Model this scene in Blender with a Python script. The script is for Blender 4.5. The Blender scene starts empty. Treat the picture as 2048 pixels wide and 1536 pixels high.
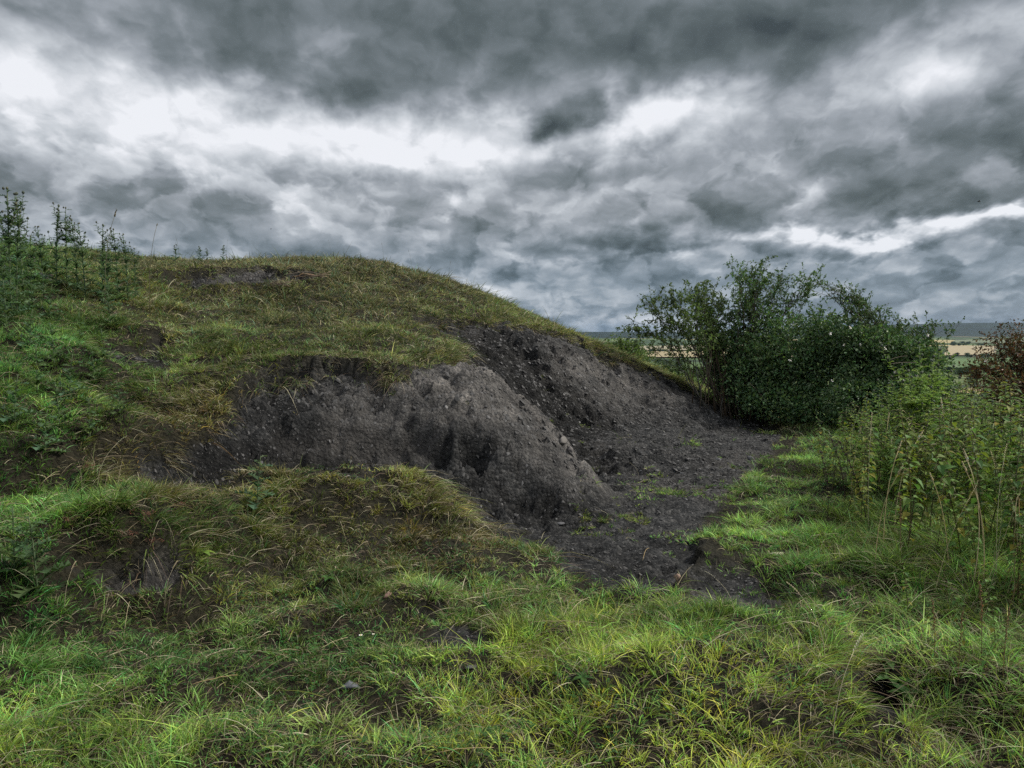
import bpy, math, random
import numpy as np
from mathutils import Vector
PI = math.pi
rng = np.random.default_rng(7)
random.seed(7)
DENS = 1.0
SC = bpy.context.scene
COL = SC.collection

# ------------------------------------------------------------------ camera
F = 1547.0; PITCH = math.radians(4.0); EYE = np.array([0.0, 0.0, 1.6])
CP, SP = math.cos(PITCH), math.sin(PITCH)
cam_d = bpy.data.cameras.new('camera'); cam = bpy.data.objects.new('camera', cam_d); COL.objects.link(cam)
cam.location = EYE; cam.rotation_euler = (PI / 2 - PITCH, 0, 0)
cam_d.sensor_width = 36; cam_d.lens = 36 * F / 2048; cam_d.clip_start = 0.05; cam_d.clip_end = 40000
SC.camera = cam

def ray(u, v):
    a = (np.asarray(u, float) - 1024) / F; b = (768 - np.asarray(v, float)) / F
    return a, CP + b * SP, -SP + b * CP
def at(u, v, Y):
    """the place seen at (u, v) of the photograph at distance Y ahead"""
    dx, dy, dz = ray(u, v); t = Y / dy
    return np.array([dx * t, Y, 1.6 + dz * t])
def proj(x, y, z):
    yy = np.asarray(y, float); zz = np.asarray(z, float) - 1.6
    d = np.maximum(yy * CP - zz * SP, 0.05); up = yy * SP + zz * CP
    return 1024 + F * np.asarray(x) / d, 768 - F * up / d

# ------------------------------------------------------------------ noise
_T = np.random.default_rng(11).random((512, 512)).astype(np.float32)
def vnoise(x, y, seed=0):
    x = np.asarray(x, float) + seed * 17.31; y = np.asarray(y, float) + seed * 9.77
    xi = np.floor(x).astype(np.int64); yi = np.floor(y).astype(np.int64)
    fx = x - xi; fy = y - yi
    fx = fx * fx * (3 - 2 * fx); fy = fy * fy * (3 - 2 * fy)
    a = _T[xi & 511, yi & 511]; b = _T[(xi + 1) & 511, yi & 511]
    c = _T[xi & 511, (yi + 1) & 511]; d = _T[(xi + 1) & 511, (yi + 1) & 511]
    return (a * (1 - fx) + b * fx) * (1 - fy) + (c * (1 - fx) + d * fx) * fy
def fbm(x, y, o=4, seed=0, gain=0.5):
    s = 0; a = 1; n = 0
    for k in range(o):
        s = s + a * vnoise(np.asarray(x) * 2 ** k, np.asarray(y) * 2 ** k, seed + k * 3); n += a; a *= gain
    return s / n
def sstep(a, b, x):
    t = np.clip((x - a) / (b - a), 0, 1); return t * t * (3 - 2 * t)

# ------------------------------------------------------------------ object helpers
def link(o, parent=None):
    COL.objects.link(o)
    if parent is not None: o.parent = parent
    return o
def tag(o, label=None, cat=None, group=None, kind=None):
    if label: o['label'] = label
    if cat: o['category'] = cat
    if group: o['group'] = group
    if kind: o['kind'] = kind
    return o
def empty(name, loc, rz=0.0):
    o = bpy.data.objects.new(name, None); o.location = loc; o.rotation_euler = (0, 0, rz); o.empty_display_size = .1
    return link(o)
def make_mesh(name, V, polys, mat, col=None, smooth=False, attrs=None):
    """V (n,3); polys: list of int arrays (m,k)"""
    V = np.asarray(V, np.float32)
    me = bpy.data.meshes.new(name)
    me.vertices.add(len(V)); me.vertices.foreach_set('co', V.ravel())
    loops = np.concatenate([p.ravel() for p in polys]).astype(np.int32)
    tot = np.concatenate([np.full(len(p), p.shape[1], np.int32) for p in polys])
    st = np.concatenate([[0], np.cumsum(tot)[:-1]]).astype(np.int32)
    me.loops.add(len(loops)); me.loops.foreach_set('vertex_index', loops)
    me.polygons.add(len(tot)); me.polygons.foreach_set('loop_start', st); me.polygons.foreach_set('loop_total', tot)
    me.polygons.foreach_set('use_smooth', np.full(len(tot), bool(smooth)))
    me.update(calc_edges=True)
    if col is not None:
        c = np.ones((len(V), 4), np.float32); c[:, :3] = col
        at_ = me.attributes.new('col', 'FLOAT_COLOR', 'POINT'); at_.data.foreach_set('color', c.ravel())
    for k, a in (attrs or {}).items():
        at_ = me.attributes.new(k, 'FLOAT', 'POINT'); at_.data.foreach_set('value', np.asarray(a, np.float32).ravel())
    me.materials.append(mat)
    return me
def mobj(name, me, parent=None):
    return link(bpy.data.objects.new(name, me), parent)

class Acc:
    """collects vertices, faces and colours for one mesh"""
    def __init__(s): s.V = []; s.P = {}; s.C = []; s.n = 0
    def add(s, V, polys, col):
        V = np.asarray(V, float).reshape(-1, 3); k = len(V)
        for p in polys:
            p = np.asarray(p, int)
            s.P.setdefault(p.shape[1], []).append(p + s.n)
        s.V.append(V); s.C.append(np.broadcast_to(np.asarray(col, float), (k, 3))); s.n += k
    def mesh(s, name, mat, smooth=False):
        return make_mesh(name, np.concatenate(s.V), [np.concatenate(p) for p in s.P.values()], mat, np.concatenate(s.C), smooth)

def tube(acc, pts, rad, col, n=5):
    pts = np.asarray(pts, float); m = len(pts); rad = np.broadcast_to(np.asarray(rad, float), (m,))
    T = np.gradient(pts, axis=0); T /= np.linalg.norm(T, axis=1)[:, None] + 1e-9
    ref = np.array([0.0, 0.0, 1.0]) if abs(T[:, 2]).mean() < .8 else np.array([1.0, 0.0, 0.0])
    A = np.cross(T, ref); A /= np.linalg.norm(A, axis=1)[:, None] + 1e-9; B = np.cross(T, A)
    th = np.arange(n) / n * 2 * PI
    V = pts[:, None] + rad[:, None, None] * (np.cos(th)[None, :, None] * A[:, None] + np.sin(th)[None, :, None] * B[:, None])
    i = np.arange(m - 1)[:, None] * n; j = np.arange(n)[None]; k = (j + 1) % n
    Fq = np.stack([i + j, i + k, i + n + k, i + n + j], -1).reshape(-1, 4)
    cc = np.asarray(col, float)
    if cc.ndim == 2: cc = np.repeat(cc, n, 0)
    acc.add(V.reshape(-1, 3), [Fq, np.array([list(range(n - 1, -1, -1))]), np.array([list(range((m - 1) * n, m * n))])], cc)

def bez(a, b, c, n=8):
    t = np.linspace(0, 1, n)[:, None]
    return (1 - t) ** 2 * np.asarray(a) + 2 * t * (1 - t) * np.asarray(b) + t * t * np.asarray(c)

def hexcol(r, g, b):
    """linear colour from 0..255 display values"""
    return tuple(((x / 255 + 0.055) / 1.055) ** 2.4 if x > 10 else x / 255 / 12.92 for x in (r, g, b))

# ------------------------------------------------------------------ node helpers
class NT:
    def __init__(s, tree): s.t = tree
    def n(s, typ, **kw):
        nd = s.t.nodes.new(typ)
        for k, v in kw.items():
            if k == 'ins':
                for kk, vv in v.items():
                    if isinstance(vv, bpy.types.NodeSocket): s.t.links.new(vv, nd.inputs[kk])
                    else: nd.inputs[kk].default_value = vv
            else: setattr(nd, k, v)
        return nd
    def m(s, op, a, b=None, c=None):
        nd = s.t.nodes.new('ShaderNodeMath'); nd.operation = op
        for i, x in enumerate((a, b, c)):
            if x is None: continue
            if isinstance(x, (int, float)): nd.inputs[i].default_value = x
            else: s.t.links.new(x, nd.inputs[i])
        return nd.outputs[0]
    def mixc(s, f, a, b, bt='MIX'):
        nd = s.t.nodes.new('ShaderNodeMix'); nd.data_type = 'RGBA'; nd.blend_type = bt
        for i, x in ((0, f), (6, a), (7, b)):
            if isinstance(x, bpy.types.NodeSocket): s.t.links.new(x, nd.inputs[i])
            elif i == 0: nd.inputs[0].default_value = x
            else: nd.inputs[i].default_value = (*x, 1) if len(x) == 3 else x
        return nd.outputs[2]
    def ramp(s, f, stops, interp='LINEAR'):
        nd = s.t.nodes.new('ShaderNodeValToRGB'); cr = nd.color_ramp; cr.interpolation = interp
        while len(cr.elements) < len(stops): cr.elements.new(0.5)
        for e, (p, c) in zip(cr.elements, stops): e.position = p; e.color = (*c, 1)
        if isinstance(f, bpy.types.NodeSocket): s.t.links.new(f, nd.inputs[0])
        return nd.outputs[0]
    def noise(s, vec, scale, detail=4, rough=.55, dims='3D', dist=0.0, lac=2.0):
        nd = s.n('ShaderNodeTexNoise', noise_dimensions=dims)
        nd.inputs['Scale'].default_value = scale; nd.inputs['Detail'].default_value = detail
        nd.inputs['Roughness'].default_value = rough; nd.inputs['Distortion'].default_value = dist
        nd.inputs['Lacunarity'].default_value = lac
        if vec is not None: s.t.links.new(vec, nd.inputs['Vector'])
        return nd
def new_mat(name):
    m = bpy.data.materials.new(name); m.use_nodes = True
    m.node_tree.nodes.clear(); return m, NT(m.node_tree)
def finish(m, nt, shader):
    o = nt.n('ShaderNodeOutputMaterial'); nt.t.links.new(shader, o.inputs['Surface'])

def leaf_mat(name, trans=0.35, rough=0.55, spec=0.3, noise_scale=9.0, var=0.25, tint=(1, 1, 1)):
    m, nt = new_mat(name)
    a = nt.n('ShaderNodeAttribute', attribute_name='col')
    c = a.outputs['Color']
    tc = nt.n('ShaderNodeTexCoord')
    nz = nt.noise(tc.outputs['Object'], noise_scale, 3)
    f = nt.m('MULTIPLY_ADD', nz.outputs[0], 2 * var, 1 - var)
    oi = nt.n('ShaderNodeObjectInfo')
    f = nt.m('MULTIPLY', f, nt.m('MULTIPLY_ADD', oi.outputs['Random'], .24, .88))
    c = nt.mixc(1.0, c, nt.n('ShaderNodeCombineColor', ins={0: f, 1: f, 2: f}).outputs[0], 'MULTIPLY')
    if tint != (1, 1, 1): c = nt.mixc(1.0, c, tint, 'MULTIPLY')
    p = nt.n('ShaderNodeBsdfPrincipled', ins={'Base Color': c, 'Roughness': rough, 'Specular IOR Level': spec})
    t = nt.n('ShaderNodeBsdfTranslucent', ins={'Color': nt.mixc(1.0, c, (1.15, 1.25, .75), 'MULTIPLY')})
    mx = nt.n('ShaderNodeMixShader', ins={0: trans, 1: p.outputs[0], 2: t.outputs[0]})
    finish(m, nt, mx.outputs[0]); return m
def plain_mat(name, rough=.8, spec=.2, scale=20.0, var=.3, bump=0.0):
    m, nt = new_mat(name)
    c = nt.n('ShaderNodeAttribute', attribute_name='col').outputs['Color']
    tc = nt.n('ShaderNodeTexCoord'); nz = nt.noise(tc.outputs['Object'], scale, 5, .6)
    f = nt.m('MULTIPLY_ADD', nz.outputs[0], 2 * var, 1 - var)
    c = nt.mixc(1.0, c, nt.n('ShaderNodeCombineColor', ins={0: f, 1: f, 2: f}).outputs[0], 'MULTIPLY')
    p = nt.n('ShaderNodeBsdfPrincipled', ins={'Base Color': c, 'Roughness': rough, 'Specular IOR Level': spec})
    if bump:
        b = nt.n('ShaderNodeBump', ins={'Strength': 1.0, 'Distance': bump, 'Height': nz.outputs[0]})
        nt.t.links.new(b.outputs[0], p.inputs['Normal'])
    finish(m, nt, p.outputs[0]); return m
M_GRASS = leaf_mat('grass_blades', .35, .6, .22, 1.5, .15)
M_LEAF = leaf_mat('leaves', .35, .62, .18, 6.0, .25)
M_DARKLEAF = leaf_mat('bush_leaves', .3, .5, .3, 1.6, .25)
M_STEM = plain_mat('stems', .7, .25, 12, .25)
M_BARK = plain_mat('bark', .9, .1, 15, .35, .004)
M_STONE = plain_mat('stone', .85, .25, 14, .35, .006)
M_PETAL = plain_mat('petals', .6, .2, 20, .08)
# ------------------------------------------------------------------ the lie of the land: (u, v, distance)
CPTS = [
 # foreground plane
 (-200,1536,2.9),(100,1536,2.85),(500,1536,2.83),(900,1536,2.85),(1300,1536,2.75),(1700,1536,2.95),(2100,1536,3.0),
 (0,1400,3.3),(300,1400,3.32),(600,1400,3.34),(900,1400,3.34),(1200,1400,3.2),(1450,1400,3.15),(1620,1400,3.2),(1780,1420,3.4),(2048,1400,3.3),
 (0,1300,3.65),(300,1300,3.8),(600,1300,3.85),(900,1300,3.9),(1200,1300,3.8),(1450,1300,3.65),(1600,1300,3.75),(1700,1310,3.95),(2048,1300,3.7),
 (0,1200,4.0),(250,1200,4.35),(450,1200,4.45),(700,1200,4.5),(1000,1200,4.6),(1300,1200,4.65),(1550,1200,4.6),(1800,1200,4.5),(2048,1200,4.3),
 (0,1120,4.35),(120,1090,4.4),(250,1060,4.55),(330,1090,4.6),(400,1130,4.75),(480,1090,5.1),(600,1110,5.2),(800,1110,5.3),(1000,1110,5.5),(1200,1110,5.6),(1400,1110,5.6),(1650,1100,5.5),(2048,1100,5.0),
 (0,1030,5.0),(180,1020,4.9),(330,1020,5.1),(450,1040,5.6),
 # hummock before the spur
 (520,985,6.2),(600,966,6.35),(700,955,6.45),(780,962,6.5),(850,988,6.5),(900,1035,6.2),(560,1050,5.7),(700,1050,5.75),(820,1060,5.8),(950,1065,6.1),
 # trough behind hummock (hidden)
 (600,1010,6.75),(700,1010,6.85),(800,1015,6.9),(860,1015,6.95),
 # toe of the spur
 (150,1010,5.4),(300,1010,5.9),(420,1000,6.5),(500,1000,6.7),(950,1025,7.0),(1060,1025,7.1),(1150,1020,7.05),(1200,1008,7.35),
 # step on the left
 (0,985,5.35),(100,985,5.45),(250,985,6.0),(380,975,6.45),(0,935,5.5),(100,930,5.65),(250,905,6.15),(350,895,6.6),
 # spur face, mid
 (500,900,7.05),(600,880,7.3),(700,870,7.4),(800,870,7.45),(900,880,7.4),(1000,900,7.35),(1080,940,7.25),(1130,975,7.2),
 # spur brink
 (400,890,6.75),(440,850,7.1),(490,800,7.5),(525,768,7.85),(600,756,8.0),(700,752,8.1),(820,756,8.1),(900,752,8.2),(970,758,8.35),(1020,785,8.45),(1060,818,8.45),(1100,866,8.3),(1140,930,7.95),(1170,975,7.65),
 # gully behind the spur (partly hidden)
 (935,770,9.0),(960,795,9.1),(1000,845,9.25),(1040,880,9.35),(1080,915,9.3),(1110,940,9.1),(1150,965,8.7),(1195,985,8.2),(1240,975,8.2),
 (1010,800,10.1),(1060,838,10.2),(1110,868,10.2),(1160,900,9.8),(900,722,9.6),(870,715,9.5),
 # second face toe
 (1000,760,10.6),(1060,800,10.9),(1120,838,11.0),(1190,845,11.6),(1280,838,12.0),(1360,845,12.3),(1440,850,12.6),(1520,865,12.4),
 # second face mid
 (900,700,11.4),(980,715,11.7),(1080,750,11.9),(1180,780,12.3),(1280,792,12.8),
 # second face brink
 (800,655,11.2),(860,662,12.0),(930,660,12.6),(1000,660,13.0),(1100,674,13.3),(1190,703,13.5),(1270,738,13.7),(1340,768,13.8),(1420,805,13.6),(1540,848,13.2),
 # the crest line
 (860,547,15.4),(930,578,15.3),(1000,612,15.1),(1080,647,15.0),(1150,672,14.9),(1200,692,14.8),(1270,725,14.9),(1340,752,15.0),(1420,790,15.0),(1500,820,15.2),
 (740,510,16.2),(650,506,16.4),(550,508,16.2),(450,514,15.8),(350,520,15.2),(250,526,14.0),(150,524,12.8),(50,520,11.8),(-100,515,11.2),
 # mound slopes
 (780,620,12.4),(860,610,13.6),(700,640,11.6),(600,640,11.5),(500,640,11.4),(400,640,10.8),(300,640,10.2),(150,640,9.2),(0,620,8.8),
 (900,620,13.8),(1000,645,13.8),(1100,662,14.1),(700,560,14.3),(800,560,14.6),(620,585,13.2),(500,588,12.8),(400,592,12.4),(340,590,12.0),
 (600,548,13.7),(500,545,13.5),(420,547,13.0),(350,556,12.5),(250,580,11.6),(150,570,10.9),
 (850,700,9.7),(760,700,9.5),(650,700,9.4),(550,700,9.2),(450,720,8.7),(350,735,8.3),(280,745,8.0),(230,730,8.3),(300,692,9.0),(220,690,8.7),(330,800,7.5),(250,830,7.0),
 (150,720,7.6),(0,720,7.1),(100,800,6.6),(0,800,6.3),(150,870,6.1),(0,880,5.8),(-200,800,6.0),(-200,620,8.4),(-300,1000,4.8),(-300,1250,3.9),
 # pit floor and the right
 (1300,1000,7.4),(1400,1000,7.4),(1250,900,9.6),(1350,900,10.1),(1450,900,10.3),(1300,860,11.3),(1550,920,9.5),(1500,960,8.4),(1650,880,11.0),(1700,960,8.2),(1850,960,8.0),(2048,960,7.7),(1620,845,13.0),(1800,860,12.0),(2048,860,11.2),(2250,960,7.5),(2250,1250,4.0),
]
P3 = [at(u, v + (16 if Y >= 14.7 else 12 if v < 530 else 0), Y) for u, v, Y in CPTS]     # leave room for the turf on the crest
# behind the crest, beside and behind the camera (x, y, z)
P3 += [np.array(p, float) for p in [
 (-11,14,3.2),(-9,17,3.25),(-5,18.5,3.1),(-2,18.5,2.6),(0.2,18,1.9),(2.2,18,1.0),(4.5,18,0.2),(7,18,-.5),(11,18,-.7),
 (-12,22,2.0),(-6,23,1.5),(0,22,.3),(6,23,-1.3),(12,23,-1.5),(-9,9,2.7),(-10,6,2.0),(-8,3,1.2),(-4,2,.3),(0,1,.02),(4,1,0),(8,3,.05),(9,6,.05),(11,9,0),(12,13,-.2),
 (0,-4,0),(-6,-3,.5),(6,-3,-.05)]]
P3 = np.array(P3)
MU, MV = P3[:, 0], P3[:, 1]
def _phi(r2): return np.sqrt(r2 + 0.12 ** 2)
_A = _phi((MU[:, None] - MU[None]) ** 2 + (MV[:, None] - MV[None]) ** 2)
_n = len(P3); _Q = np.stack([np.ones(_n), MU, MV], 1)
_K = np.zeros((_n + 3, _n + 3)); _K[:_n, :_n] = _A - 0.02 * np.eye(_n); _K[:_n, _n:] = _Q; _K[_n:, :_n] = _Q.T
_W = np.linalg.solve(_K, np.concatenate([P3[:, 2], [0, 0, 0]]))
def h_local(x, y):
    s = x.shape; x = x.ravel(); y = y.ravel(); out = np.empty(len(x))
    for i in range(0, len(x), 40000):
        a, b = x[i:i + 40000], y[i:i + 40000]
        out[i:i + 40000] = _phi((a[:, None] - MU) ** 2 + (b[:, None] - MV) ** 2) @ _W[:_n] + _W[_n] + _W[_n + 1] * a + _W[_n + 2] * b
    return out.reshape(s)
def h_far(x, y):
    r = np.hypot(x, y - 8)
    z = -55 * (1 - np.exp(-np.maximum(r - 12, 0) / 520)) - 1.0
    amp = sstep(60, 900, r)
    z = z + amp * 16 * (fbm(x / 900, y / 900, 3, 5) - .5)
    # far ridge
    rid = np.interp(x / np.maximum(y, 1), [-2, 0.05, 0.14, 0.22, 0.40, 0.55, 0.7, 2], [-12, -22, -14, -18, 30, 62, 66, 60])
    g = np.exp(-((y - 6800 - 500 * (fbm(x / 1500, y * 0, 2, 9) - .5)) / 1100.0) ** 2)
    z = z * (1 - g) + (rid + 14 * (fbm(x / 500, y / 500, 3, 2) - .5)) * g
    g2 = np.exp(-((y - 4300) / 500.0) ** 2) * sstep(.05, .12, x / np.maximum(y, 1)) * .35
    return z + g2 * 20

# photograph regions of bare earth
BARE = [
 [(350,955),(380,900),(440,850),(490,800),(525,768),(600,756),(700,750),(800,754),(880,744),(945,744),(935,722),(900,695),(850,675),(785,655),(860,655),(1000,660),(1100,674),(1190,704),(1270,740),(1340,770),(1420,806),(1540,850),(1565,880),(1530,915),(1490,955),(1440,1005),(1410,1050),(1390,1110),(1340,1185),(1290,1205),(1190,1150),(1060,1085),(950,1050),(890,1015),(850,985),(780,958),(700,948),(600,958),(540,980),(480,1005),(400,1000)],
 [(370,562),(430,552),(520,550),(600,553),(630,564),(600,573),(500,574),(400,580),(345,580)],
 [(220,712),(260,702),(320,704),(335,725),(295,736),(235,730)],
 [(30,560),(100,556),(110,572),(40,575)],
 [(290,935),(380,925),(420,985),(330,1000),(270,985)],
 [(150,1185),(220,1172),(300,1158),(360,1150),(330,1175),(250,1190),(160,1200)],
 [(1715,1410),(1760,1375),(1820,1440),(1800,1480),(1850,1560),(1760,1560)],
 [(1385,1150),(1500,1140),(1555,1195),(1480,1235),(1380,1190)],
 [(1180,1040),(1400,1040),(1340,1190),(1240,1200),(1130,1130)],
 [(860,1255),(1000,1250),(960,1300),(870,1300)],
]
def sdf(u, v, poly):
    p = np.array(poly, float); q = np.roll(p, -1, 0)
    d = np.full(u.shape, 1e9); ins = np.zeros(u.shape, bool)
    for (ax, ay), (bx, by) in zip(p, q):
        ex, ey = bx - ax, by - ay
        t = np.clip(((u - ax) * ex + (v - ay) * ey) / (ex * ex + ey * ey + 1e-9), 0, 1)
        d = np.minimum(d, np.hypot(u - ax - t * ex, v - ay - t * ey))
        c = ((ay > v) != (by > v)) & (u < ex * (v - ay) / (ey if abs(ey) > 1e-9 else 1e-9) + ax)
        ins ^= c
    return np.where(ins, d, -d)
def bareness(x, y, z, k=1.0):
    """1 on bare shale, 0 under turf"""
    u, v = proj(x, y, z)
    scale = np.clip(F / np.maximum(y, 1.0) / 10, 6, 60)          # pixels per ~10 cm
    b = np.zeros(x.shape)
    nz = (fbm(x * 3.1, y * 3.1, 3, 21) - .5) * 2.6
    for poly in BARE:
        d = sdf(u, v, poly) / scale
        b = np.maximum(b, sstep(-.55, .45, d + nz))
    b = np.where((y < 1.2) | (y > 20), 0, b)
    return b

def dense_axis(lo, hi, step, far_lo, far_hi, g=1.07):
    c = list(np.arange(lo, hi + step / 2, step))
    s = step; p = hi; up = []
    while p < far_hi: s *= g; p += s; up.append(p)
    s = step; p = lo; dn = []
    while p > far_lo: s *= g; p -= s; dn.append(p)
    return np.array(dn[::-1] + c + up)
GX = dense_axis(-9.5, 11.0, .034, -11000, 11000)
GY = dense_axis(2.2, 17.0, .034, -60, 12000, 1.05)
GXX, GYY = np.meshgrid(GX, GY)
rr = np.maximum(np.maximum(np.abs(GXX) - 12, 0), np.maximum(GYY - 20, -GYY - 4)); rr = np.maximum(rr, 0)
wf = sstep(0, 26, rr)
near = (wf < 1)
ZZ = h_far(GXX, GYY)
hl = h_local(GXX[near], GYY[near])
hl = np.clip(hl, -6, 4.2)
ZZ[near] = ZZ[near] * wf[near] + hl * (1 - wf[near])
Z0 = ZZ.copy()
loc = (GYY > 1) & (GYY < 21) & (np.abs(GXX) < 14)
BB = np.zeros_like(ZZ)
BB[loc] = bareness(GXX[loc], GYY[loc], ZZ[loc])
# slope, for rills
gy, gx = np.gradient(Z0, GY, GX)
slope = np.hypot(gx, gy)
X, Y = GXX[loc], GYY[loc]; b = BB[loc]; sl = np.clip(slope[loc], 0, 1.6)
ang = np.where(Y > 9.6, math.radians(-50), math.radians(-75))
sa = X * np.cos(ang) + Y * np.sin(ang); sb = -X * np.sin(ang) + Y * np.cos(ang)
rill = fbm(sb * 1.9 + .8 * (fbm(X * .8, Y * .8, 2, 3) - .5), sa * .45, 3, 31) - .5
def cells(x, y, s, seed, sq=1.0):
    # blocky fracture: nearest jittered cell, its random height and tone
    gx0, gy0 = np.floor(x / s).astype(int), np.floor(y / s / sq).astype(int)
    best = np.full(x.shape, 9.0); val = np.zeros(x.shape)
    for i in (-1, 0, 1):
        for j in (-1, 0, 1):
            cx, cy = gx0 + i, gy0 + j
            jx = _T[(cx * 7 + seed) & 511, (cy * 3) & 511]; jy = _T[(cx * 5) & 511, (cy * 11 + seed) & 511]
            d_ = np.hypot(x / s - cx - jx, y / s / sq - cy - jy); k_ = d_ < best
            best = np.where(k_, d_, best); val = np.where(k_, _T[(cx * 13 + seed * 3) & 511, (cy * 17) & 511], val)
    return val, best
wx_, wy_ = X + .05 * (fbm(X * 9, Y * 9, 2, 7) - .5), Y + .05 * (fbm(X * 9, Y * 9, 2, 8) - .5)
c1v, c1d = cells(wx_ + 50, wy_ + 50, .21, 5, .6); c2v, c2d = cells(wx_ + 50, wy_ + 50, .095, 9, .75)
block = (c1v - .5) * .10 * sstep(.42, .55, fbm(X * 1.1, Y * 1.1, 2, 19)) + (c2v - .5) * .050 - .03 * sstep(.55, .9, c1d)
crumb = np.abs(fbm(X * 4.2, Y * 4.2, 4, 41, .6) - .5) * 2
lump = fbm(X * 1.3, Y * 1.3, 3, 51) - .5
flatf = 1 - .6 * sstep(.25, .05, sl)
dz = b * (rill * np.where(Y > 9.4, .42, .16) * np.clip(sl * 1.5, 0, 1) + (crumb - .25) * -.17 * flatf + lump * .12 + block * np.clip(.35 + sl, 0, 1) + (fbm(X * 13, Y * 13, 3, 61, .7) - .5) * .045)
def seg_d(px_, py_, pts):
    d = np.full(px_.shape, 1e9)
    for (ax, ay), (bx, by) in zip(pts[:-1], pts[1:]):
        ex, ey = bx - ax, by - ay
        t = np.clip(((px_ - ax) * ex + (py_ - ay) * ey) / (ex * ex + ey * ey + 1e-9), 0, 1)
        d = np.minimum(d, np.hypot(px_ - ax - t * ex, py_ - ay - t * ey))
    return d
CREST = [(920,752,8.25),(970,758,8.35),(1020,785,8.45),(1060,818,8.45),(1100,866,8.3),(1140,930,7.95),(1168,975,7.65)]
dcr = seg_d(X, Y, [tuple(at(*q)[:2]) for q in CREST])
dz += .10 * np.exp(-(dcr / .20) ** 2) - .10 * np.exp(-((dcr - .55) / .3) ** 2) * (Y > 8.6)
dle = seg_d(X, Y, [tuple(at(*q)[:2]) for q in [(570,900,7.25),(660,912,7.3),(740,925,7.28),(830,905,7.36),(900,925,7.25),(960,915,7.3)]])
dz += -.09 * np.exp(-(dle / .07) ** 2) * (.4 + fbm(X * 3, Y * 3, 2, 33)) + .07 * np.exp(-((dle - .15) / .08) ** 2)
# turf: tussocky and a little proud of the bare ground
hum = fbm(X * 1.9, Y * 1.9, 3, 71) - .5
dz += sstep(.3, .75, 1 - b) * (.025 + .085 * sstep(.15, .5, sl) + .26 * hum * sstep(14, 7, Y) * (1 - .75 * np.exp(-((X - 1.4) / .9) ** 2 - ((Y - 6.2) / 1.4) ** 2)) + .11 * hum + .03 * (fbm(X * 6, Y * 6, 2, 81) - .5))
ZZ[loc] += dz * sstep(1.0, 2.2, Y) * sstep(14, 11, np.abs(X))

def bil(A, x, y):
    ix = np.clip(np.searchsorted(GX, x) - 1, 0, len(GX) - 2); iy = np.clip(np.searchsorted(GY, y) - 1, 0, len(GY) - 2)
    fx = (x - GX[ix]) / (GX[ix + 1] - GX[ix]); fy = (y - GY[iy]) / (GY[iy + 1] - GY[iy])
    return (A[iy, ix] * (1 - fx) + A[iy, ix + 1] * fx) * (1 - fy) + (A[iy + 1, ix] * (1 - fx) + A[iy + 1, ix + 1] * fx) * fy
def H(x, y): return bil(ZZ, np.asarray(x, float), np.asarray(y, float))
gyf, gxf = np.gradient(Z0, GY, GX)
def hit(u, v, tmax=40.0):
    """where the line of sight through (u, v) meets the ground"""
    dx, dy, dz_ = ray(u, v); t = np.arange(1.5, tmax, .02)
    z = 1.6 + dz_ * t - H(dx * t, dy * t)
    k = np.argmax(z < 0) if (z < 0).any() else len(t) - 1
    return np.array([dx * t[k], dy * t[k], float(H(dx * t[k], dy * t[k]))])

nx, ny = len(GX), len(GY)
idx = (np.arange(ny - 1)[:, None] * nx + np.arange(nx - 1)[None])
quads = np.stack([idx, idx + 1, idx + nx + 1, idx + nx], -1).reshape(-1, 4)
# dry pale shale, mixed with light painted on the spur crest
drt = sstep(.50, .70, fbm(GXX * .9 + 3, GYY * .9, 4, 91))
UU, VV = proj(GXX, GYY, ZZ)
crust = np.zeros_like(ZZ)  # dry shale crust plus the painted crest rim light
for (cu, cv, ru, rv, a) in [(1010,820,70,40,.9),(1075,890,45,60,.8),(960,785,60,25,.8),(1130,945,25,40,.5),(1230,790,80,40,.7),(1180,740,70,25,.5),(1320,800,60,20,.5),(850,765,50,12,.9),(1150,960,30,40,.5),(620,900,90,35,.35)]:
    crust = np.maximum(crust, a * np.exp(-((UU - cu) / ru) ** 2 - ((VV - cv) / rv) ** 2))
crust = np.clip(crust * (.5 + drt) + .25 * drt, 0, 1) * (GYY < 20)
tone = np.full_like(ZZ, .5); tone[loc] = np.clip(.5 + .45 * (c2v - .5) + .35 * (c1v - .5) + .9 * (fbm(X * .7, Y * .7, 3, 29) - .5), 0, 1)
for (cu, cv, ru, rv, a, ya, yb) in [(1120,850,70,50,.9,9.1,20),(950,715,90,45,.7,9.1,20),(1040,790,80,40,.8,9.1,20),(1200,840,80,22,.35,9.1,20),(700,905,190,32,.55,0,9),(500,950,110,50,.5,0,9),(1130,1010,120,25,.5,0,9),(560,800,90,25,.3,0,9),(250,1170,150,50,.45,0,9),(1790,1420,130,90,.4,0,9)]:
    tone -= a * np.exp(-((UU - cu) / ru) ** 2 - ((VV - cv) / rv) ** 2) * (GYY < yb) * (GYY > ya)      # gully shade painted darker, plus darker patches on bank and hollows
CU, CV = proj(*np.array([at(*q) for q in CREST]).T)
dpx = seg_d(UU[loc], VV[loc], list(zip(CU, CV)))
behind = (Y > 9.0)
tone[loc] -= 1.0 * np.exp(-(dpx / 65) ** 2) * behind  # occlusion shade behind the crest, painted into the tone
crust[loc] = np.where(behind, crust[loc] * (1 - np.exp(-(dpx / 90) ** 2)), np.maximum(crust[loc], np.exp(-(dcr / .26) ** 2) * (.5 + .6 * fbm(X * 5, Y * 5, 3, 37))))  # rim light painted pale along the crest, faded out behind it
tone = np.clip(tone, .02, 1)

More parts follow.
